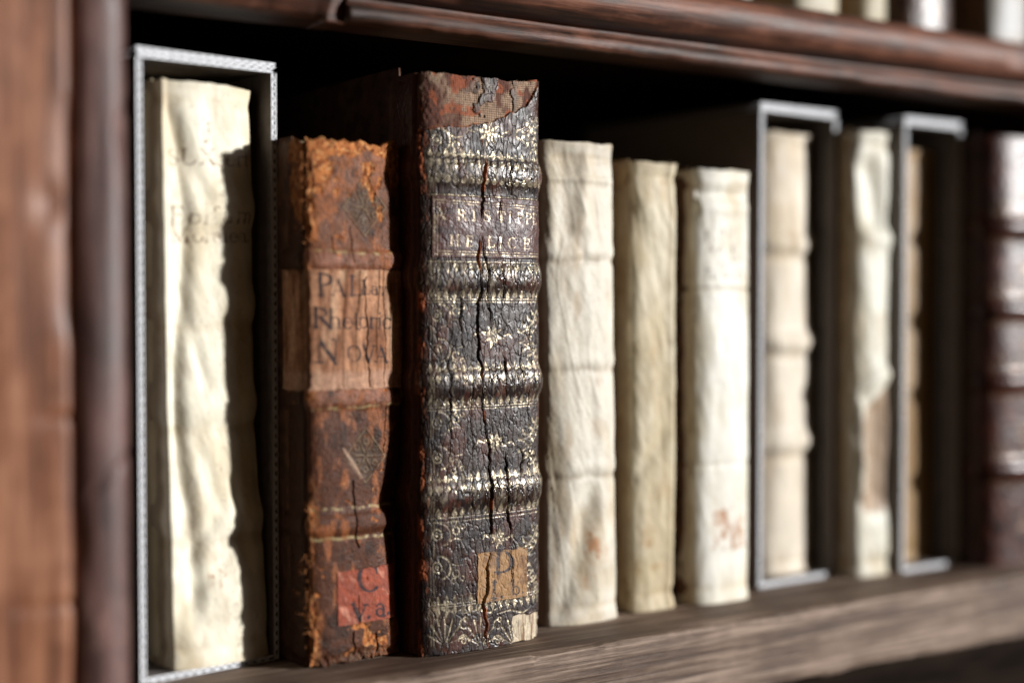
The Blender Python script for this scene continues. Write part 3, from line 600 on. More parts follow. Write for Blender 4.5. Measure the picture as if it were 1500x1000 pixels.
# gold fillets beside the bands and blind lozenge ornaments
gold = sp.mask()
for q in (360, 594, 742, 786): sp.pstroke(gold, [(440 + 5 * k, q + 5 - (5 * k) * 0.10 * (1 if q > 443 else -0.3) + 1.2 * math.sin(k)) for k in range(28)], 4.0, 0.2)
orn = sp.mask()
def lozenge(cx, cy, r):
    for s_ in (-1, 1):
        sp.pstroke(orn, [(cx, cy - r), (cx + s_ * r * 0.78, cy), (cx, cy + r)], 2.2)
    for k in range(6):
        a = k * math.pi / 3
        sp.pstroke(orn, [(cx + 3 * math.cos(a), cy + 4 * math.sin(a)), (cx + r * 0.5 * math.cos(a), cy + r * 0.62 * math.sin(a))], [2.6, 1.2])
        b = a + math.pi / 6; q = np.radians(np.linspace(0, 330, 12))
        sp.pstroke(orn, [(cx + r * 0.42 * math.cos(b) + 4 * math.cos(e), cy + r * 0.52 * math.sin(b) + 4 * math.sin(e)) for e in q], 1.6)
lozenge(519, 664, 40); lozenge(519, 300, 42)
gw = sst(-0.35, 0.25, fbm(U * 0.5, Z * 0.5, 151, 4))
c = mix(c, np.array([0.34, 0.26, 0.13]), 0.8 * gold * gw); rough = rough * (1 - 0.3 * gold)
lz = np.exp(-((np.maximum(0, np.abs(U - sp.P(519, 664)[0]) / 9.5 + np.abs(Z - sp.zy(664)) / 10.5)) ** 6)) + np.exp(-((np.abs(U - sp.P(519, 300)[0]) / 10.5 + np.abs(Z - sp.zy(300)) / 11.0) ** 6))
c = mix(c, np.array([0.060, 0.038, 0.024]), 0.75 * np.clip(lz, 0, 1) * (1 - 0.8 * fl)); h += 0.25 * orn * (1 - fl) - 0.18 * lz
c = mix(c, np.array([0.24, 0.18, 0.11]), 0.55 * orn * gw * (1 - fl))
# pale scuff beside the lozenge
sc = sp.mask(); sp.pstroke(sc, [(484, 655), (497, 675), (512, 697)], [3, 8, 4], 0.3); c = mix(c, np.array([0.36, 0.24, 0.17]), sc * 0.7); h += 0.2 * sc
# bands rubbed to pinkish brown
for q in zb[:2]:
    bm_ = np.exp(-(((Z - q) / 3.8) ** 4)); c = mix(c, np.array([0.26, 0.115, 0.075]), 0.65 * bm_ * sst(-0.3, 0.3, fbm(U * 0.5, Z * 0.15, 153, 4)) * (1 - fl))
# tan paper title label between the first two bands, folded over the joint
zt, zl = sp.zy(392), sp.zy(566)
lab = sst(zl - 0.25, zl + 0.25, Z + 0.6 * fbm(U * 0.35, 0 * U, 161, 4)) * sst(zt + 0.2, zt - 0.2, Z + 0.35 * fbm(U * 0.5, 0 * U, 163, 3)) * sst(W - 0.2, W - 0.8, U + 1.0 * fbm(Z * 0.25, 0 * Z, 165, 4))
lab = lab * (1 - 0.9 * sst(1.3, 0.4, np.abs(U + 0.4 + 0.8 * fbm(Z * 0.3, 0 * Z, 167, 3))))
tan = mix(np.ones(U.shape + (3,)) * np.array([0.38, 0.19, 0.105]), np.array([0.18, 0.072, 0.034]), sst(-0.2, 0.5, fbm(U * 0.35, Z * 0.06, 171, 5)))
tan = mix(tan, np.array([0.50, 0.32, 0.20]), 0.6 * sst(0.15, 0.5, fbm(U * 0.30, Z * 0.04, 173, 5)))
low = sst(zl + 8, zl + 5, Z + 0.8 * fbm(U * 0.3, 0 * U, 175, 3)); tan = mix(tan, np.array([0.40, 0.24, 0.165]), 0.6 * low)
ink = sp.mask()
for t_x, x_, y_, c_, g_ in (('P', 446, 431, 32, 1), ('A', 468, 431, 23, 1), ('L', 492, 430, 29, 1), ('Lav', 511, 428, 21, 0.98), ('R', 441, 478, 29, 1), ('het', 462, 479, 29, 1.0), ('oric', 507, 477, 27, 0.98), ('N', 444, 530, 36, 1), ('O', 489, 526, 23, 1), ('VA', 512, 526, 24, 0.95)):
    sp.text(ink, t_x, x_, y_, c_, g_, 1.0, soft=0.15, wide=0.97)
ink *= 0.25 + 0.75 * sst(-0.55, -0.05, fbm(U * 0.6, Z * 0.35, 177, 4))
tan = mix(tan, np.array([0.016, 0.013, 0.018]), 0.92 * ink)
c = c * (1 - lab[..., None]) + tan * lab[..., None]; rough = rough * (1 - lab) + 0.68 * lab
fold = (1 - np.abs(noise(U * 0.33 + 0.4 * noise(Z * 0.05, U * 0.1, 183), Z * 0.015, 181))) ** 4
h = h * (1 - 0.4 * lab) + lab * (0.35 + 0.55 * fold)
# red shelf-mark label
red = sp.rect(474, 566, 822, 918, 0.15, 0.6, 191); zz_ = sp.P(474, 822)
rc = mix(np.ones(U.shape + (3,)) * np.array([0.26, 0.058, 0.030]), np.array([0.22, 0.055, 0.032]), sst(-0.1, 0.5, fbm(U * 0.3, Z * 0.3, 193, 5)))
rc = mix(rc, np.array([0.48, 0.22, 0.15]), 0.6 * sst(0.30, 0.6, fbm(U * 0.3 + Z * 0.25, Z * 0.12 - U * 0.1, 195, 4)))
ink = sp.mask(); sp.text(ink, 'C', 504, 864, 40, 1, 1.1, soft=0.15); sp.text(ink, 'v', 496, 906, 38, 1, 1.1, soft=0.15); sp.text(ink, '.', 518, 904, 26, 1, 1.2, soft=0.15); sp.text(ink, 'a', 531, 900, 30, 1, 1.15, soft=0.15); sp.text(ink, '.', 549, 897, 24, 1, 1.2, soft=0.15)
ink *= 0.4 + 0.6 * sst(-0.8, -0.3, fbm(U * 0.7, Z * 0.6, 197, 4)); rc = mix(rc, np.array([0.018, 0.017, 0.022]), 0.93 * ink)
c = c * (1 - red[..., None]) + rc * red[..., None]; rough = rough * (1 - red) + 0.55 * red
h += red * 0.15 * fbm(U * 0.4, Z * 0.2, 199, 4)
sp.patches.append(('shelf_mark_label', 'red paper label lettered C v.a.', red, 0.30))
sp.patches.append(('title_label', 'tan paper title label lettered in black', lab, 0.22))
# long cracks
cm = sp.mask()
for i, (pts, wd) in enumerate((([(520, 400), (519, 430), (521, 470), (520, 520), (524, 562)], 1.4), ([(497, 330), (499, 382)], 0.8), ([(498, 700), (500, 760), (506, 800)], 2.0), ([(506, 870), (509, 916)], 0.8), ([(470, 345), (474, 372)], 0.7), ([(545, 390), (549, 470), (547, 560)], 0.7), ([(500, 925), (498, 960)], 2.0), ([(535, 925), (536, 955)], 2.0), ([(551, 590), (546, 660)], 0.8))):
    sp.stroke(cm, sp.ragged_crack(pts, 201 + i, 1.0), 0.27 * wd, 0.14)
h -= 0.8 * cm; c = mix(c, np.array([0.02, 0.010, 0.006]), 0.7 * cm)
# tail: torn leather over the cords
tail = sst(sp.zy(948), sp.zy(958), Z + 1.5 * fbm(U * 0.3, 0 * U, 211, 4)); h -= 1.2 * tail * (0.7 + 0.6 * fbm(U * 0.9, Z * 0.5, 213, 3)); c = mix(c, np.array([0.16, 0.085, 0.045]), 0.6 * tail * sst(-.2, .4, fbm(U * 0.9, Z * 0.25, 215, 4)))
# joint on the left side
jt = sst(-0.5, -3, U); c = mix(c, np.array([0.050, 0.020, 0.010]), jt * (1 - lab) * (1 - 0.6 * fl)); h -= 1.2 * np.exp(-((U + 2.6) / 1.4) ** 2)
sp.h += h; sp.dx += dx_; sp.col[:] = c; sp.rough[:] = rough
sp.dzz += sst(H - 9, H, Z) * (2.8 * fbm(U * 0.22, 0 * U, 221, 5) - 0.9 + 0.6 * np.exp(-((U - 26) / 9) ** 2)) + sst(4, 0, Z) * (0.6 + 0.9 * fbm(U * 0.3, 0 * U, 223, 4))
sp.build('spine', M_leather2, bk, 0.004)
body(bk, sp, 0.004, 118, M_board_brown, 2.6, 0.2, 0.8, 13.0, seed=9)
# frayed leather fibres along the torn joint
def fibres(parent, pts_n, seed, lo, hi, length, mat, W_, slant, H_, yb=3.0):
    r = np.random.RandomState(seed); V, F = [], []
    for k in range(pts_n):
        zq = r.uniform(lo, hi); zq = zq if (zq > 0.74 * H_ or zq < 0.33 * H_) else (zq * 0.3 if r.rand() < 0.6 else 0.76 * H_ + 0.22 * zq); base = np.array([r.uniform(-0.9, 1.3) + slant * (H_ - zq), yb - r.uniform(0.2, 2.0), zq])
        L = length * r.uniform(0.3, 1.0); d = np.array([r.normal(-0.4, 0.5), r.normal(-0.35, 0.35), r.normal(-0.3, 0.8)]); d /= np.linalg.norm(d)
        wv = np.cross(d, r.normal(size=3)); wv /= np.linalg.norm(wv); wd = r.uniform(0.10, 0.32); curl = r.normal(size=3) * 0.35
        o = len(V)
        for q in range(4):
            t = q / 3; c0 = base + d * L * t + curl * L * t * t; ww = wd * (1 - 0.8 * t)
            V += [c0 - wv * ww, c0 + wv * ww]
        for q in range(3): F.append((o + 2 * q, o + 2 * q + 1, o + 2 * q + 3, o + 2 * q + 2))
    ob = mesh_obj('torn_fibres', np.array(V) * K, F, mat, parent); ob['kind'] = 'stuff'
    return ob
fibres(bk, 110, 5, 4, 188, 3.0, M_fibre, W, 0.004, H, 4.0)

# --- tall black tooled book
bk = make_book('tooled_book', 'tall black leather book with cracked gilt spine and raised bands', 'book', 0.2634, 0.4560, 0, 0, 2.0)
sp = Spine(57.4, 218.5, D=9, p=3.4, ext=12, ds=0.2, dz=0.2, px=(608, 789, 958, 926, 106, 116))
U, Z, W, H = sp.U, sp.Z, sp.W, sp.H
zb = [sp.zy(q) for q in (250, 400, 552, 712)]
h = 0.35 * fbm(U * 0.05, Z * 0.03, 301, 3) + 0.09 * fbm(U * 0.6, Z * 0.4, 303, 2)
for q in zb: h += 1.5 * np.exp(-((np.abs(Z - q) / 5.2) ** 3.0))
bandm = sum(np.exp(-((np.abs(Z - q) / 5.2) ** 4)) for q in zb)
c = np.ones(U.shape + (3,)) * np.array([0.024, 0.0115, 0.008])
c = mix(c, np.array([0.075, 0.026, 0.018]), 0.8 * sst(0.0, 0.45, fbm(U * 0.18, Z * 0.12, 305, 5)))
c = mix(c, np.array([0.012, 0.010, 0.011]), 0.8 * sst(0.05, 0.4, fbm(U * 0.25, Z * 0.2, 307, 5)))
rough = 0.44 + 0.22 * fbm(U * 0.4, Z * 0.4, 309, 4) - 0.15 * np.clip(bandm, 0, 1) * sst(6, 30, U)
metal = np.zeros(U.shape)
# title panel: red-brown piece with frame
tp = sp.rect(622, 800, 286, 374, 0.2, 0.25, 311)
c = c * (1 - tp[..., None]) + mix(np.ones(U.shape + (3,)) * np.array([0.062, 0.020, 0.016]), np.array([0.028, 0.011, 0.012]), sst(-.1, .5, fbm(U * .3, Z * .3, 313, 4))) * tp[..., None]
h += tp * (0.25 + 0.06 * (1 - np.abs(noise(U * 0.9 + Z * 0.75, Z * 0.75 - U * 0.45, 315))) ** 2 + 0.03 * noise(U * 1.8 + Z, Z * 1.5, 317))
gold, emb = sp.mask(), sp.mask()
def row_line(y, wd=1.8, x0=616, x1=790):
    z = sp.zy(y); sp.stroke(gold, [(sp.P(x, y)[0], z + 0.10 * math.sin(x * 0.4)) for x in range(x0, x1, 6)], wd * 0.27)
def teeth(y, size, up=1, step=11.0, x0=620):
    z = sp.zy(y); x = x0
    while x < 786:
        u = sp.P(x, y)[0]; sp.stroke(gold, [(u, z), (u, z + up * size * 0.27)], [step * 0.22, 0.10]); x += step
def ring(cx, cy, r, a0=0, a1=360, wd=2.0, n=20):
    a = np.radians(np.linspace(a0, a1, n)); sp.pstroke(gold, [(cx + r * 0.9 * math.cos(q), cy - r * 1.1 * math.sin(q)) for q in a], wd)
def scroll(cx, cy, s_=1, f=1):
    ring(cx, cy, 15, -80 if s_ > 0 else 100, 95 if s_ > 0 else 275, 2.6); ring(cx - s_ * 4, cy, 7, 0, 360, 2.2); ring(cx - s_ * 4, cy, 2, 0, 360, 2.4)
    ring(cx + s_ * 21, cy - f * 7, 5, 0, 360, 2.2); ring(cx + s_ * 18, cy - f * 18, 3.5, 0, 360, 2.2); ring(cx + s_ * 30, cy - f * 14, 3, 0, 360, 2.2)
    sp.pstroke(gold, [(cx + s_ * 10, cy + f * 10), (cx + s_ * 20, cy + f * 4), (cx + s_ * 30, cy + f * 6)], [2.4, 2, 1])
def flower(cx, cy, r):
    for k in range(8):
        a = k * math.pi / 4 + 0.2; l = r if k % 2 == 0 else r * 0.8
        sp.pstroke(gold, [(cx + 3 * math.cos(a), cy + 4 * math.sin(a)), (cx + l * 0.5 * math.cos(a), cy + l * 0.6 * math.sin(a)), (cx + l * math.cos(a), cy + l * 1.15 * math.sin(a))], [2.0, 6.5, 1.2])
    ring(cx, cy, 2.5, 0, 360, 3)
    for s_ in (-1, 1):
        sp.pstroke(gold, [(cx + s_ * r, cy), (cx + s_ * r * 1.45, cy - 3), (cx + s_ * r * 1.65, cy + 3)], [2.2, 3.4, 1.4])
def spray(cx, cy, s_, f):
    """diagonal corner spray on the right"""
    sp.pstroke(gold, [(cx, cy), (cx - 10, cy + f * 16), (cx - 22, cy + f * 28), (cx - 34, cy + f * 34)], [4, 3.6, 3, 1.6])
    for k in range(4):
        x, y = cx - 4 - 8 * k, cy + f * (8 + 9 * k)
        sp.pstroke(gold, [(x, y), (x + 8, y + f * 7), (x + 12, y + f * 3)], [2.4, 4.5, 1.2]); sp.pstroke(gold, [(x, y), (x - 9, y - f * 3), (x - 11, y - f * 9)], [2.2, 4.2, 1.2])
        ring(x + 9, y - f * 5, 3, 0, 360, 2.0)
for y in (226, 284, 379, 432, 436, 532, 586, 590, 690, 744, 750, 868, 872): row_line(y, 1.7)
for (x0, y0, x1, y1) in ((627, 291, 790, 296), (627, 369, 790, 367), (627, 291, 627, 369)):
    sp.pstroke(gold, [(x0 + (x1 - x0) * k / 20, y0 + (y1 - y0) * k / 20) for k in range(21)], 1.6)
    sp.pstroke(gold, [(x0 + 4 + (x1 - x0) * k / 20, y0 + (4 if y0 < 330 else -4) + (y1 - y0) * k / 20) for k in range(21)], 0.9)
teeth(238, 9, -1); teeth(226, 8, 1); teeth(262, 7, 1); teeth(386, 9, -1); teeth(426, 9, 1); teeth(532, 9, 1); teeth(545, 8, -1); teeth(580, 8, 1); teeth(690, 10, 1); teeth(702, 9, -1); teeth(738, 8, 1); teeth(866, 10, 1); teeth(878, 9, -1)
flower(702, 192, 20); scroll(634, 205, 1, -1); spray(782, 165, 1, 1); spray(782, 218, 1, -1)
flower(708, 484, 17); scroll(634, 458, 1, 1); scroll(634, 508, 1, -1); spray(784, 445, 1, 1); spray(784, 526, 1, -1)
flower(712, 640, 17); scroll(634, 614, 1, 1); scroll(634, 664, 1, -1); spray(784, 602, 1, 1); spray(784, 684, 1, -1)
scroll(634, 776, 1, 1); scroll(634, 824, 1, -1); spray(784, 760, 1, 1); spray(784, 858, 1, -1); flower(716, 778, 14)
for cx in (640, 690, 740):                         # fan roll at the tail
    for k in range(7):
        a = math.pi * (0.12 + 0.76 * k / 6); sp.pstroke(gold, [(cx + 5 * math.cos(a), 936 - 5 * math.sin(a)), (cx + 26 * math.cos(a), 940 - 44 * math.sin(a))], [1.2, 3.0])
    ring(cx, 936, 5, 0, 180, 2); ring(cx + 25, 905, 6, 0, 360, 2); ring(cx + 25, 930, 8, 0, 180, 2); ring(cx + 25, 930, 3, 0, 360, 2); ring(cx - 22, 898, 3, 0, 360, 2)
    sp.pstroke(gold, [(cx - 26, 890), (cx - 6, 884), (cx + 14, 888), (cx + 24, 882)], [1, 2.6, 2.6, 1])
lines = sp.mask()
for x in (621, 625): sp.pstroke(lines, [(x + 0.7 * math.sin(k), 190 + 15 * k) for k in range(51)], 1.0)
gold = np.maximum(gold, 0.8 * lines)
txt = sp.mask()
for ch, x in zip('ARISTIPPE', (628, 656, 677, 693, 713, 730, 743, 757, 770)): sp.text(txt, ch, x, 319 + (x - 628) * 0.01, 15.5, 1, 1.15, wide=0.95)
for ch, x in zip('HELICE', (646, 668, 699, 716, 730, 753)): sp.text(txt, ch, x, 357, 15.5, 1, 1.15, wide=0.95)
gold = np.maximum(gold, txt)
worn = sst(-0.38, 0.22, fbm(U * 0.35, Z * 0.30, 321, 5) + 0.12 * sst(10, 30, U)); worn_f = sst(-0.35, 0.1, fbm(U * 1.6, Z * 1.6, 323, 3))
gm = gold * np.maximum((0.20 + 0.80 * worn) * (0.55 + 0.45 * worn_f), 0.62 * txt)
# rubbed gilding on the bands
rub = bandm * sst(0.05, 0.40, fbm(U * 0.8, Z * 0.35, 325, 5)) * 0.55
# missing leather at the head: canvas and red lining
up = np.array([sp.P(x, y) for x, y in ((605, 196), (620, 190), (645, 186), (680, 181), (705, 176), (730, 164), (760, 150), (775, 128), (795, 106))])
zcut = np.interp(sp.u, up[:, 0], up[:, 1]) + 0.9 * fbm(sp.u * 0.35, 0 * sp.u, 331, 4)
miss = sst(-0.2, 0.25, Z - zcut[None, :]) * sst(-7, -4, U)
isl = sst(0.0, 0.12, fbm(U * 0.16, Z * 0.16, 333, 4) - 0.2 * sst(22, 12, U)) * sst(15, 26, U) * sst(46, 40, U)
miss = miss * (1 - 0.85 * isl)
weave = 0.5 + 0.25 * np.sin(U * 2 * np.pi / 0.85) + 0.25 * np.sin(Z * 2 * np.pi / 0.85)
can = mix(np.ones(U.shape + (3,)) * np.array([0.085, 0.032, 0.020]), np.array([0.42, 0.31, 0.21]), 0.9 * sst(-0.25, 0.2, fbm(U * 0.14, Z * 0.1, 335, 4)) * weave)
can = mix(can, np.array([0.25, 0.068, 0.028]), 0.85 * sst(0.15, 0.35, fbm(U * 0.2, Z * 0.2, 337, 4)))
c = mix(c, np.array([0.46, 0.39, 0.27]), 0.85 * np.clip(gm, 0, 1)); c = mix(c, np.array([0.22, 0.18, 0.13]), rub)
c = c * (1 - miss[..., None]) + can * miss[..., None]
gm = gm * (1 - miss); rub = rub * (1 - miss)
metal = 0.6 * gm + 0.3 * rub; rough = rough * (1 - miss) + 0.85 * miss; rough = rough * (1 - 0.15 * gm)
h += -0.16 * gold * (1 - miss) * (1 - txt * 0.2) + 0.10 * gm
h -= miss * (0.9 - 0.25 * weave - 0.3 * fbm(U * 0.6, Z * 0.5, 339, 4))
cut_edge = np.exp(-(((Z - zcut[None, :]) / 0.45) ** 2)) * sst(-7, -4, U); c = mix(c, np.array([0.36, 0.12, 0.045]), 0.55 * cut_edge * sst(-0.2, 0.2, fbm(U * 0.8, Z * 0.3, 341, 3)))
# craquelure: short vertical breaks, scales
wk = worley(U * 0.46 + 0.35 * fbm(U * 0.6, Z * 0.4, 343, 3), Z * 0.145 + 0.2 * noise(U * 0.5, Z * 0.3, 345), 347)
crk = sst(0.13, 0.02, wk) * (1 - miss) * (1 - 0.6 * tp); wk2 = worley(U * 1.1 + 0.3 * noise(U, Z, 349), Z * 0.75, 351); crk2 = sst(0.13, 0.02, wk2) * (1 - miss) * (1 - 0.7 * tp)
h -= 0.20 * crk + 0.03 * crk2
cellh = _hash(np.floor(U * 0.46 + 0.35 * fbm(U * 0.6, Z * 0.4, 343, 3)), np.floor(Z * 0.145), 353)
c = mix(c, np.array([0.012, 0.008, 0.007]), np.clip(0.75 * crk + 0.22 * crk2, 0, 1)); metal = metal * (1 - crk)
# wandering splits
cm, cmo = sp.mask(), sp.mask()
S_ = [([(694, 186), (694, 230), (690, 285), (690, 330), (684, 372), (688, 420), (684, 480), (690, 545), (692, 590), (700, 640), (702, 700), (703, 760), (700, 800)], 3.1),
      ([(690, 340), (696, 375), (699, 420), (704, 470)], 1.5), ([(722, 440), (724, 540), (727, 600), (725, 660), (730, 740), (735, 800), (736, 880), (737, 908)], 2.4),
      ([(703, 800), (697, 850), (694, 900), (700, 950)], 4.2), ([(718, 290), (716, 360), (722, 430)], 0.9), ([(752, 500), (748, 580), (752, 660), (748, 720)], 1.3),
      ([(664, 400), (660, 440), (664, 520)], 1.2), ([(672, 740), (668, 800), (676, 850)], 1.4), ([(741, 380), (745, 430)], 1.0), ([(768, 390), (766, 470), (770, 560)], 1.0),
      ([(645, 520), (648, 600), (644, 690)], 0.9), ([(760, 560), (764, 640), (760, 720)], 1.0), ([(655, 225), (657, 275)], 1.0), ([(730, 225), (733, 280)], 1.0), ([(676, 560), (679, 640), (675, 735)], 0.9)]
for i, (pts, wd) in enumerate(S_):
    path = sp.ragged_crack(pts, 361 + i, 1.3); path[:, 0] += 0.25 * noise(path[:, 1] * 0.8, 0 * path[:, 1], 395 + i); vw = 0.27 * wd * np.clip((0.55 if i in (0, 3) else 0.25) + 1.4 * fbm(path[:, 1] * 0.10, 0 * path[:, 1], 381 + i, 4), -0.6, 1.3)
    sp.stroke(cm, path, vw, 0.12)
    if wd > 3: sp.stroke(cmo, path + np.array([0.4, 0]), vw * 1.35, 0.25)
oz = sst(0.22, 0.42, fbm(Z * 0.06, U * 0.05, 391, 3) + 0.45 * np.exp(-((Z - sp.zy(245)) / 13) ** 2) + 0.5 * np.exp(-((Z - sp.zy(365)) / 10) ** 2) + 0.5 * np.exp(-((Z - sp.zy(640)) / 14) ** 2) + 0.4 * np.exp(-((Z - sp.zy(930)) / 8) ** 2))
c = mix(c, np.array([0.42, 0.125, 0.045]), 0.9 * cmo * oz * (1 - miss)); c = mix(c, np.array([0.012, 0.007, 0.005]), 0.9 * cm * (1 - 0.75 * oz) * (1 - miss))
h -= 1.3 * cm * (1 - 0.6 * miss); metal = metal * (1 - np.maximum(cm, cmo * oz)); rough = rough * (1 - cmo * oz) + 0.9 * cmo * oz
# lifted edges beside the splits
lift = np.roll(cm, 5, 1) * (1 - cm); h += 0.30 * lift
# shelf-mark label
lb = sp.rect(684, 760, 792, 876, 0.15, 0.6, 401) * (1 - 0.9 * np.minimum(1, 1.3 * cm))
lc = mix(np.ones(U.shape + (3,)) * np.array([0.30, 0.165, 0.070]), np.array([0.16, 0.08, 0.035]), sst(-0.1, 0.5, fbm(U * 0.35, Z * 0.25, 403, 5)))
ink = sp.mask(); sp.text(ink, 'D', 708, 830, 33, 1, 1.2, soft=0.15, wide=1.05); sp.text(ink, 'I', 704, 868, 25, 1, 1.3, soft=0.15); sp.text(ink, '.', 718, 867, 22, 1, 1.2, soft=0.15); sp.text(ink, 'b', 735, 862, 22, 1, 1.1, soft=0.15); sp.text(ink, '.', 751, 860, 20, 1, 1.0, soft=0.15)
lc = mix(lc, np.array([0.02, 0.02, 0.028]), 0.92 * ink * sst(-0.7, -0.1, fbm(U * 0.7, Z * 0.6, 405, 4)))
c = c * (1 - lb[..., None]) + lc * lb[..., None]; metal *= 1 - lb; rough = rough * (1 - lb) + 0.6 * lb; h += lb * 0.12 * fbm(U * 0.5, Z * 0.3, 407, 3); sp.patches.append(('shelf_mark_label', 'brown paper label lettered D I.b', lb, 0.22))
# bared paper at the tail corner
q_ = sp.rect(738, 800, 884, 950, 0.2, 1.4, 411); pk = sst(sp.zy(898), sp.zy(892), Z + 1.2 * fbm(U * 0.4, 0 * U, 413, 3))
pc = mix(np.ones(U.shape + (3,)) * np.array([0.50, 0.42, 0.31]), np.array([0.20, 0.12, 0.07]), sst(0.0, 0.4, fbm(U * 0.55, Z * 0.06, 415, 4))); pc = mix(pc, np.array([0.36, 0.15, 0.13]), 0.8 * pk)
c = c * (1 - q_[..., None]) + pc * q_[..., None]; metal *= 1 - q_; rough = rough * (1 - q_) + 0.85 * q_; h -= q_ * (0.9 - 0.3 * fbm(U * 0.55, Z * 0.06, 415, 4))
# scraped red leather on the left edge and band ends
sl = sst(0.12, 0.4, fbm(U * 0.35, Z * 0.12, 421, 5) + 0.30 * np.exp(-((U + 1.0) / 2.2) ** 2) - 0.25) * sst(3.5, 1.5, U)
c = mix(c, np.array([0.36, 0.10, 0.035]), 0.85 * sl); metal *= 1 - sl; rough = rough * (1 - sl) + 0.85 * sl; h += sl * 0.35 * fbm(U * 1.2, Z * 1.0, 423, 4)
jt = sst(-1.5, -4.5, U); c = mix(c, np.array([0.075, 0.030, 0.017]), jt * 0.9); metal *= 1 - jt; h -= 1.4 * np.exp(-((U + 5.0) / 1.3) ** 2)
# turned head cap at the right
hc = np.exp(-(((U - (W - 3)) / 3.5) ** 2)) * sst(H - 14, H - 3, Z); h += 1.2 * hc
h -= 1.0 * sst(H - 8, H, Z) * sst(W - 2, W - 12, U) * 0.5
sp.h += h; sp.col[:] = c; sp.rough[:] = rough; sp.metal[:] = np.clip(metal, 0, 1)
sp.dx += (0.5 * fbm(Z * 0.12, 0 * Z, 431, 4)) * sst(W - 3, W, U)
sp.dzz += sst(H - 8, H, Z) * (0.7 * fbm(U * 0.3, 0 * U, 433, 4) - 0.3 + 1.6 * np.exp(-((U - W + 3) / 3) ** 2)) + sst(3, 0, Z) * (0.3 + 0.5 * fbm(U * 0.3, 0 * U, 435, 4))
sp.build('spine', M_leather3, bk, 0.0)
body(bk, sp, 0.0, 138, M_board_brown, 4.2, 0.8, 3.2, 18.0, seed=15)

# --- plain vellum books right of the tooled one
def vellum_book(label, xl, y, W, H, seed, D=8, p=3, tone=VEL, wr=1.0, bands=(), slant=0.0, rot=0.0, z=0.0, depth=115, stain=0.5, ds=0.5, extra=None, px=None, group=None, mb=None, folds=0.4, ba=1.2, out=0.3, up=0.8, bw=4.0):
    b = make_book('vellum_book', label, 'book', xl, y, 0, 0, rot, z, group)
    s = Spine(W, H, D, p, 7, ds, ds, px)
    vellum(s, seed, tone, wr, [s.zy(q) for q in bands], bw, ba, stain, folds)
    if extra: extra(s)
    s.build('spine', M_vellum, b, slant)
    body(b, s, slant, depth, mb or M_board_tan, 2.0, out, up, D * 0.9, seed=seed)
    return b
def crease(s, x0, y0, x1, y1, wd, dep):
    a = np.array(s.P(x0, y0)); b = np.array(s.P(x1, y1)); d = b - a; t = np.clip(((s.U - a[0]) * d[0] + (s.Z - a[1]) * d[1]) / (d @ d), 0, 1)
    s.h += dep * np.exp(-(np.hypot(s.U - a[0] - t * d[0], s.Z - a[1] - t * d[1]) / wd) ** 2)
def blotch(s, x, y, rx, ry, colr, amt, seed, sc=0.5):
    u, z = s.P(x, y); m = np.exp(-(((s.U - u) / rx) ** 2 + ((s.Z - z) / ry) ** 2) ** 2) * sst(-0.3, 0.6, fbm(s.U * sc * 0.7, s.Z * sc * 0.7, seed, 4)); s.col = mix(s.col, np.array(colr), amt * 0.85 * m)
RUST = (0.36, 0.15, 0.05); GREY = (0.20, 0.16, 0.12)
def ex4(s):
    for z, d in ((383, -0.9), (542, -0.8), (697, -0.9)):
        zz = s.zy(z) + 0.8 * noise(s.U * 0.15, 0 * s.U, z); s.h += 0.6 * d * np.exp(-((s.Z - zz) / 1.8) ** 2) - 0.5 * d * np.exp(-((s.Z - zz - 4) / 3) ** 2)
        s.col = mix(s.col, np.array([0.26, 0.20, 0.13]), 0.45 * np.exp(-((s.Z - zz) / 1.5) ** 2) * sst(-0.4, 0.3, fbm(s.U * 0.2, s.Z * 0.1, z, 3)))
    crease(s, 845, 232, 838, 330, 4.0, 1.1); crease(s, 815, 240, 820, 340, 6.0, -1.2); crease(s, 790, 262, 890, 266, 1.6, 0.9)
    crease(s, 800, 900, 845, 720, 5.0, -1.3); crease(s, 850, 880, 862, 730, 5.0, 1.0)
    for (x, y, rx, ry) in ((845, 800, 3, 6), (858, 815, 3, 5), (840, 850, 2.5, 3)): blotch(s, x, y, rx * 1.3, ry * 1.3, RUST, 0.95, x)
    blotch(s, 850, 930, 14, 10, (0.36, 0.25, 0.12), 0.5, 3)
vellum_book('thick pale vellum book with three faint bands, right against the black tooled book', 0.3285, 0.4705, 38.5, 198.8, 21, 10, 2.6, np.array([0.58, 0.54, 0.46]), 0.7, (), 0.016, 0, ds=0.45, extra=ex4, px=(786, 896, 922, 907, 206, 211), stain=0.35)
def ex5(s):
    crease(s, 910, 300, 960, 420, 4.5, -0.7); crease(s, 920, 480, 975, 420, 4, 0.4); crease(s, 915, 620, 975, 560, 4, 0.4); crease(s, 976, 240, 978, 880, 1.8, 0.9); crease(s, 912, 700, 960, 640, 4, -1.0)
    for (x, y, rx, ry) in ((925, 780, 3, 4), (935, 790, 3, 3), (950, 828, 5, 2), (920, 830, 2, 4)): blotch(s, x, y, rx, ry, (0.32, 0.17, 0.06), 0.95, x)
    blotch(s, 940, 800, 12, 40, (0.40, 0.33, 0.20), 0.6, 4, 0.15)
vellum_book('slim creased yellowish vellum book between two paler vellum books', 0.3775, 0.4740, 24.5, 193.2, 33, 6, 3.2, np.array([0.55, 0.49, 0.36]), 0.8, (), 0.0, -1.0, ds=0.45, extra=ex5, px=(912, 990, 894, 888, 236, 241), stain=0.45)
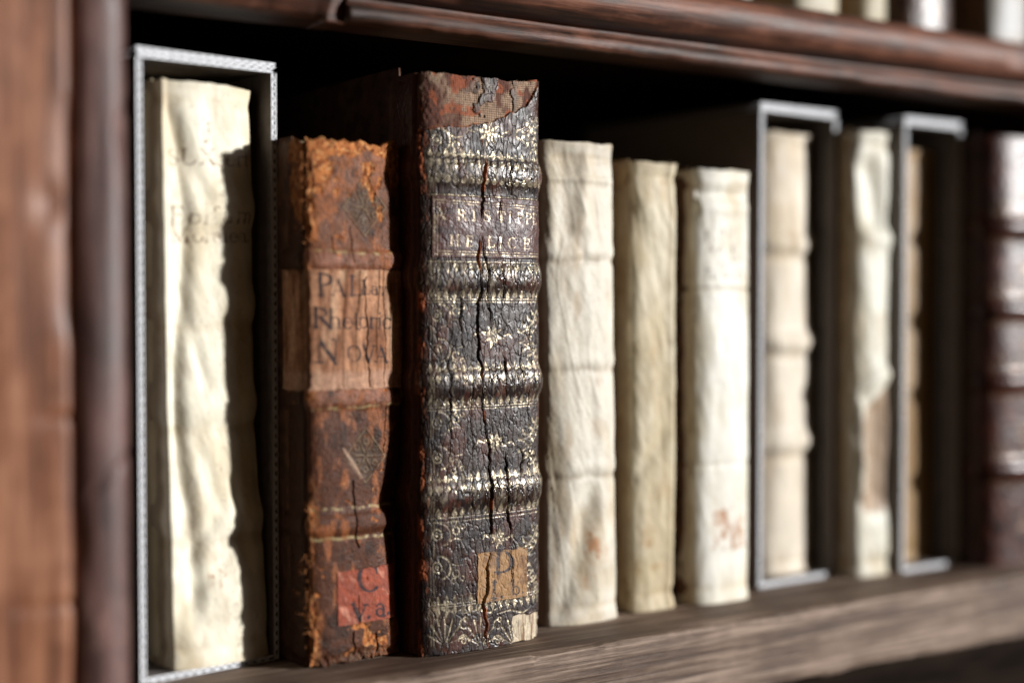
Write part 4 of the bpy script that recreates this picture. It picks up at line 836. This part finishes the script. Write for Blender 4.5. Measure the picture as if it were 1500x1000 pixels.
def ex6(s):
    crease(s, 1012, 284, 1098, 290, 2.2, -1.8); crease(s, 1020, 270, 1095, 268, 2.5, 0.9); crease(s, 1020, 306, 1095, 308, 3, 1.0)
    zz = s.zy(424); s.h -= 0.5 * np.exp(-((s.Z - zz) / 1.0) ** 2); s.col = mix(s.col, np.array([0.30, 0.23, 0.14]), 0.35 * np.exp(-((s.Z - zz) / 1.2) ** 2))
    m = s.mask()
    for k, yy in enumerate((345, 372, 398)): s.text(m, ('RNC', 'AGEO', 'hRen')[k], 1022, yy + 10, 22, 1.0, 1.1, soft=0.3)
    s.col = mix(s.col, np.array([0.13, 0.085, 0.06]), 0.85 * m * sst(-0.2, 0.3, fbm(s.U * 0.5, s.Z * 0.3, 91, 4)))
    m = s.rect(1036, 1086, 742, 808, 0.5, 2.5, 93) * sst(-0.45, 0.45, fbm(s.U * 0.4, s.Z * 0.3, 95, 4)); s.col = mix(s.col, np.array([0.36, 0.150, 0.055]), 0.9 * m)
    zz = s.zy(680); s.h -= 0.4 * np.exp(-((s.Z - zz) / 1.2) ** 2)
vellum_book('whitish vellum book with faded ink and a rusty label trace, beside a card slipcase', 0.4090, 0.4700, 33.0, 191.2, 45, 8, 2.8, np.array([0.76, 0.745, 0.67]), 0.45, (), 0.004, -1.0, ds=0.5, extra=ex6, px=(1010, 1104, 886, 879, 248, 253), stain=0.2, mb=M_board_brown)

# --- second slipcase with banded vellum book
slipcase('card_slipcase', 'corrugated card slipcase holding a banded vellum book, middle of the three', (0.4600, 0.4850, 0.0002), rad(3.0), 53.0, 225.0, 128, 'corrugated card slipcases')
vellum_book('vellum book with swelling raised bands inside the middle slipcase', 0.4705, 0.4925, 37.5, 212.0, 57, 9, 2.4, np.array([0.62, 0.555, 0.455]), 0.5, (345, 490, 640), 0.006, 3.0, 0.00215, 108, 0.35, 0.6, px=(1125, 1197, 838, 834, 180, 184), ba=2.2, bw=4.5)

def ex8(s):
    # cover curled away in two scallops
    for (x0, y0, x1, y1, wd, dep) in ((1232, 335, 1300, 350, 5, 2.2), (1262, 255, 1280, 320, 8, -4.0), (1240, 560, 1300, 545, 4, 2.4), (1278, 600, 1285, 720, 8, -4.0), (1250, 590, 1255, 720, 2.5, 1.8), (1305, 230, 1305, 800, 2, 0.8)): crease(s, x0, y0, x1, y1, wd, dep)
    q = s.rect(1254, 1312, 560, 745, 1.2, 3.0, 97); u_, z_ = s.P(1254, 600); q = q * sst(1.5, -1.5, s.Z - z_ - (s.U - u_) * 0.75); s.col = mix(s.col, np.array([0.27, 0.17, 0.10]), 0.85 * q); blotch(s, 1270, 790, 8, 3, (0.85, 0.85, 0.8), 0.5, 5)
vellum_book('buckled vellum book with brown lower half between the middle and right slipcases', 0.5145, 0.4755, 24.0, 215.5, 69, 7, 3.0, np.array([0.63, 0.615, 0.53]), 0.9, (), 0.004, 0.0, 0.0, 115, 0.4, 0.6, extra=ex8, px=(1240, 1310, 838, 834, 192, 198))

# --- third slipcase with tan book
slipcase('card_slipcase', 'corrugated card slipcase holding a shaded tan book, rightmost of the three', (0.5450, 0.4740, 0.0002), rad(0.5), 43.0, 223.5, 128, 'corrugated card slipcases')
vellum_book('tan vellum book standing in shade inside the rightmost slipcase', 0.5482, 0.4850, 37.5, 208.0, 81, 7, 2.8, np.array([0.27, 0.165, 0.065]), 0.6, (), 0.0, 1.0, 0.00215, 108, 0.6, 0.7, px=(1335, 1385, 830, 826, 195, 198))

# --- dark banded leather book at the right margin
def leather_book(name, label, xl, y, W, H, seed, bands, z=0.0, tone=(0.040, 0.010, 0.006), D=10, px=None, group=None, pale=None, ds=0.5):
    b = make_book(name, label, 'book', xl, y, 0, 0, 0, z, group)
    s = Spine(W, H, D, 2.4, 7, ds, ds, px)
    U, Z = s.U, s.Z
    h = 0.3 * fbm(U * 0.08, Z * 0.04, seed, 3) + 0.12 * fbm(U * 0.6, Z * 0.5, seed + 1, 4); c = np.ones(U.shape + (3,)) * np.array(tone)
    c = mix(c, np.array(tone) * 0.35, sst(0, 0.4, fbm(U * 0.2, Z * 0.15, seed + 2, 5))); c = mix(c, np.array(tone) * 2.6, 0.6 * sst(0.1, 0.5, fbm(U * 0.25, Z * 0.2, seed + 3, 5)))
    rough = 0.36 + 0.08 * fbm(U * 0.3, Z * 0.3, seed + 4, 3)
    g = s.mask()
    for q in bands:
        zz = q * H; rough = rough - 0.06 * np.exp(-((np.abs(Z - zz) / 4.6) ** 4)); h += 2.4 * np.exp(-((np.abs(Z - zz) / 4.2) ** 2.6))
        for o in (-7.5, -6.3, 6.3, 7.5): s.stroke(g, [(0, zz + o), (W, zz + o)], 0.5, 0.2)
        for k in range(int(W / 4)): s.stroke(g, [(2 + 4 * k, zz + 11), (2 + 4 * k, zz + 13)], [1.6, 0.3], 0.2)
    for q in range(len(bands) + 1):
        zz = ([0.0] + list(bands))[q] * H + 0.09 * H
        for k in range(8):
            a = k * math.pi / 4; s.stroke(g, [(W / 2 + 1.5 * math.cos(a), zz + 1.5 * math.sin(a)), (W / 2 + 6 * math.cos(a), zz + 6 * math.sin(a))], [1.4, 0.5], 0.2)
    g *= sst(-0.4, 0.2, fbm(U * 0.4, Z * 0.4, seed + 5, 4)); c = mix(c, np.array([0.26, 0.17, 0.09]), 0.6 * g)
    h -= 0.2 * sst(0.1, 0.0, worley(U * 0.4, Z * 0.15, seed + 6))
    s.h += h; s.col[:] = c; s.rough[:] = rough; s.metal[:] = 0.3 * g
    s.dzz += sst(H - 8, H, Z) * 0.6 * fbm(U * 0.3, 0 * U, seed + 7, 3)
    s.build('spine', M_leather10, b)
    body(b, s, 0.0, 120, M_board_dark, 2.6, 0.8, 2.0, D, seed=seed)
    return b
leather_book('leather_book', 'dark glossy leather book with raised bands at the right end of the row', 0.5900, 0.4560, 52.0, 216.0, 501, (0.225, 0.43, 0.60, 0.79))

# --- feet of the books standing on the shelf above
ZU = 0.2624
for i, (xl, yy, W, tone, kind, lab) in enumerate((
    (0.398, 0.482, 26.0, (0.40, 0.36, 0.28), 'v', 'foot of a pale vellum book on the upper shelf, leftmost one visible'),
    (0.4385, 0.482, 15.0, (0.36, 0.33, 0.28), 'v', 'foot of a slim white book on the upper shelf, second one visible'),
    (0.4780, 0.480, 31.0, (0.44, 0.40, 0.31), 'v', 'foot of a cream vellum book on the upper shelf, before a tan gap'),
    (0.5240, 0.482, 20.0, (0.40, 0.36, 0.26), 'v', 'foot of a narrow cream book on the upper shelf beside dark leather'),
    (0.5560, 0.484, 42.0, (0.035, 0.015, 0.009), 'l', 'foot of a dark brown leather book on the upper shelf'),
    (0.6130, 0.476, 34.0, (0.36, 0.36, 0.36), 'v', 'foot of a large whitish book on the upper shelf at the right margin'))):
    if kind == 'v':
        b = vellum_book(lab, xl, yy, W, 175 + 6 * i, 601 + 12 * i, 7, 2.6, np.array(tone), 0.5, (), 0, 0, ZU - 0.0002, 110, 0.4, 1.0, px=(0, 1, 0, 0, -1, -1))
    else:
        leather_book('leather_book', lab, xl, yy, W, 190, 611, (0.2, 0.4, 0.6, 0.8), ZU - 0.0002, tone, ds=0.8)
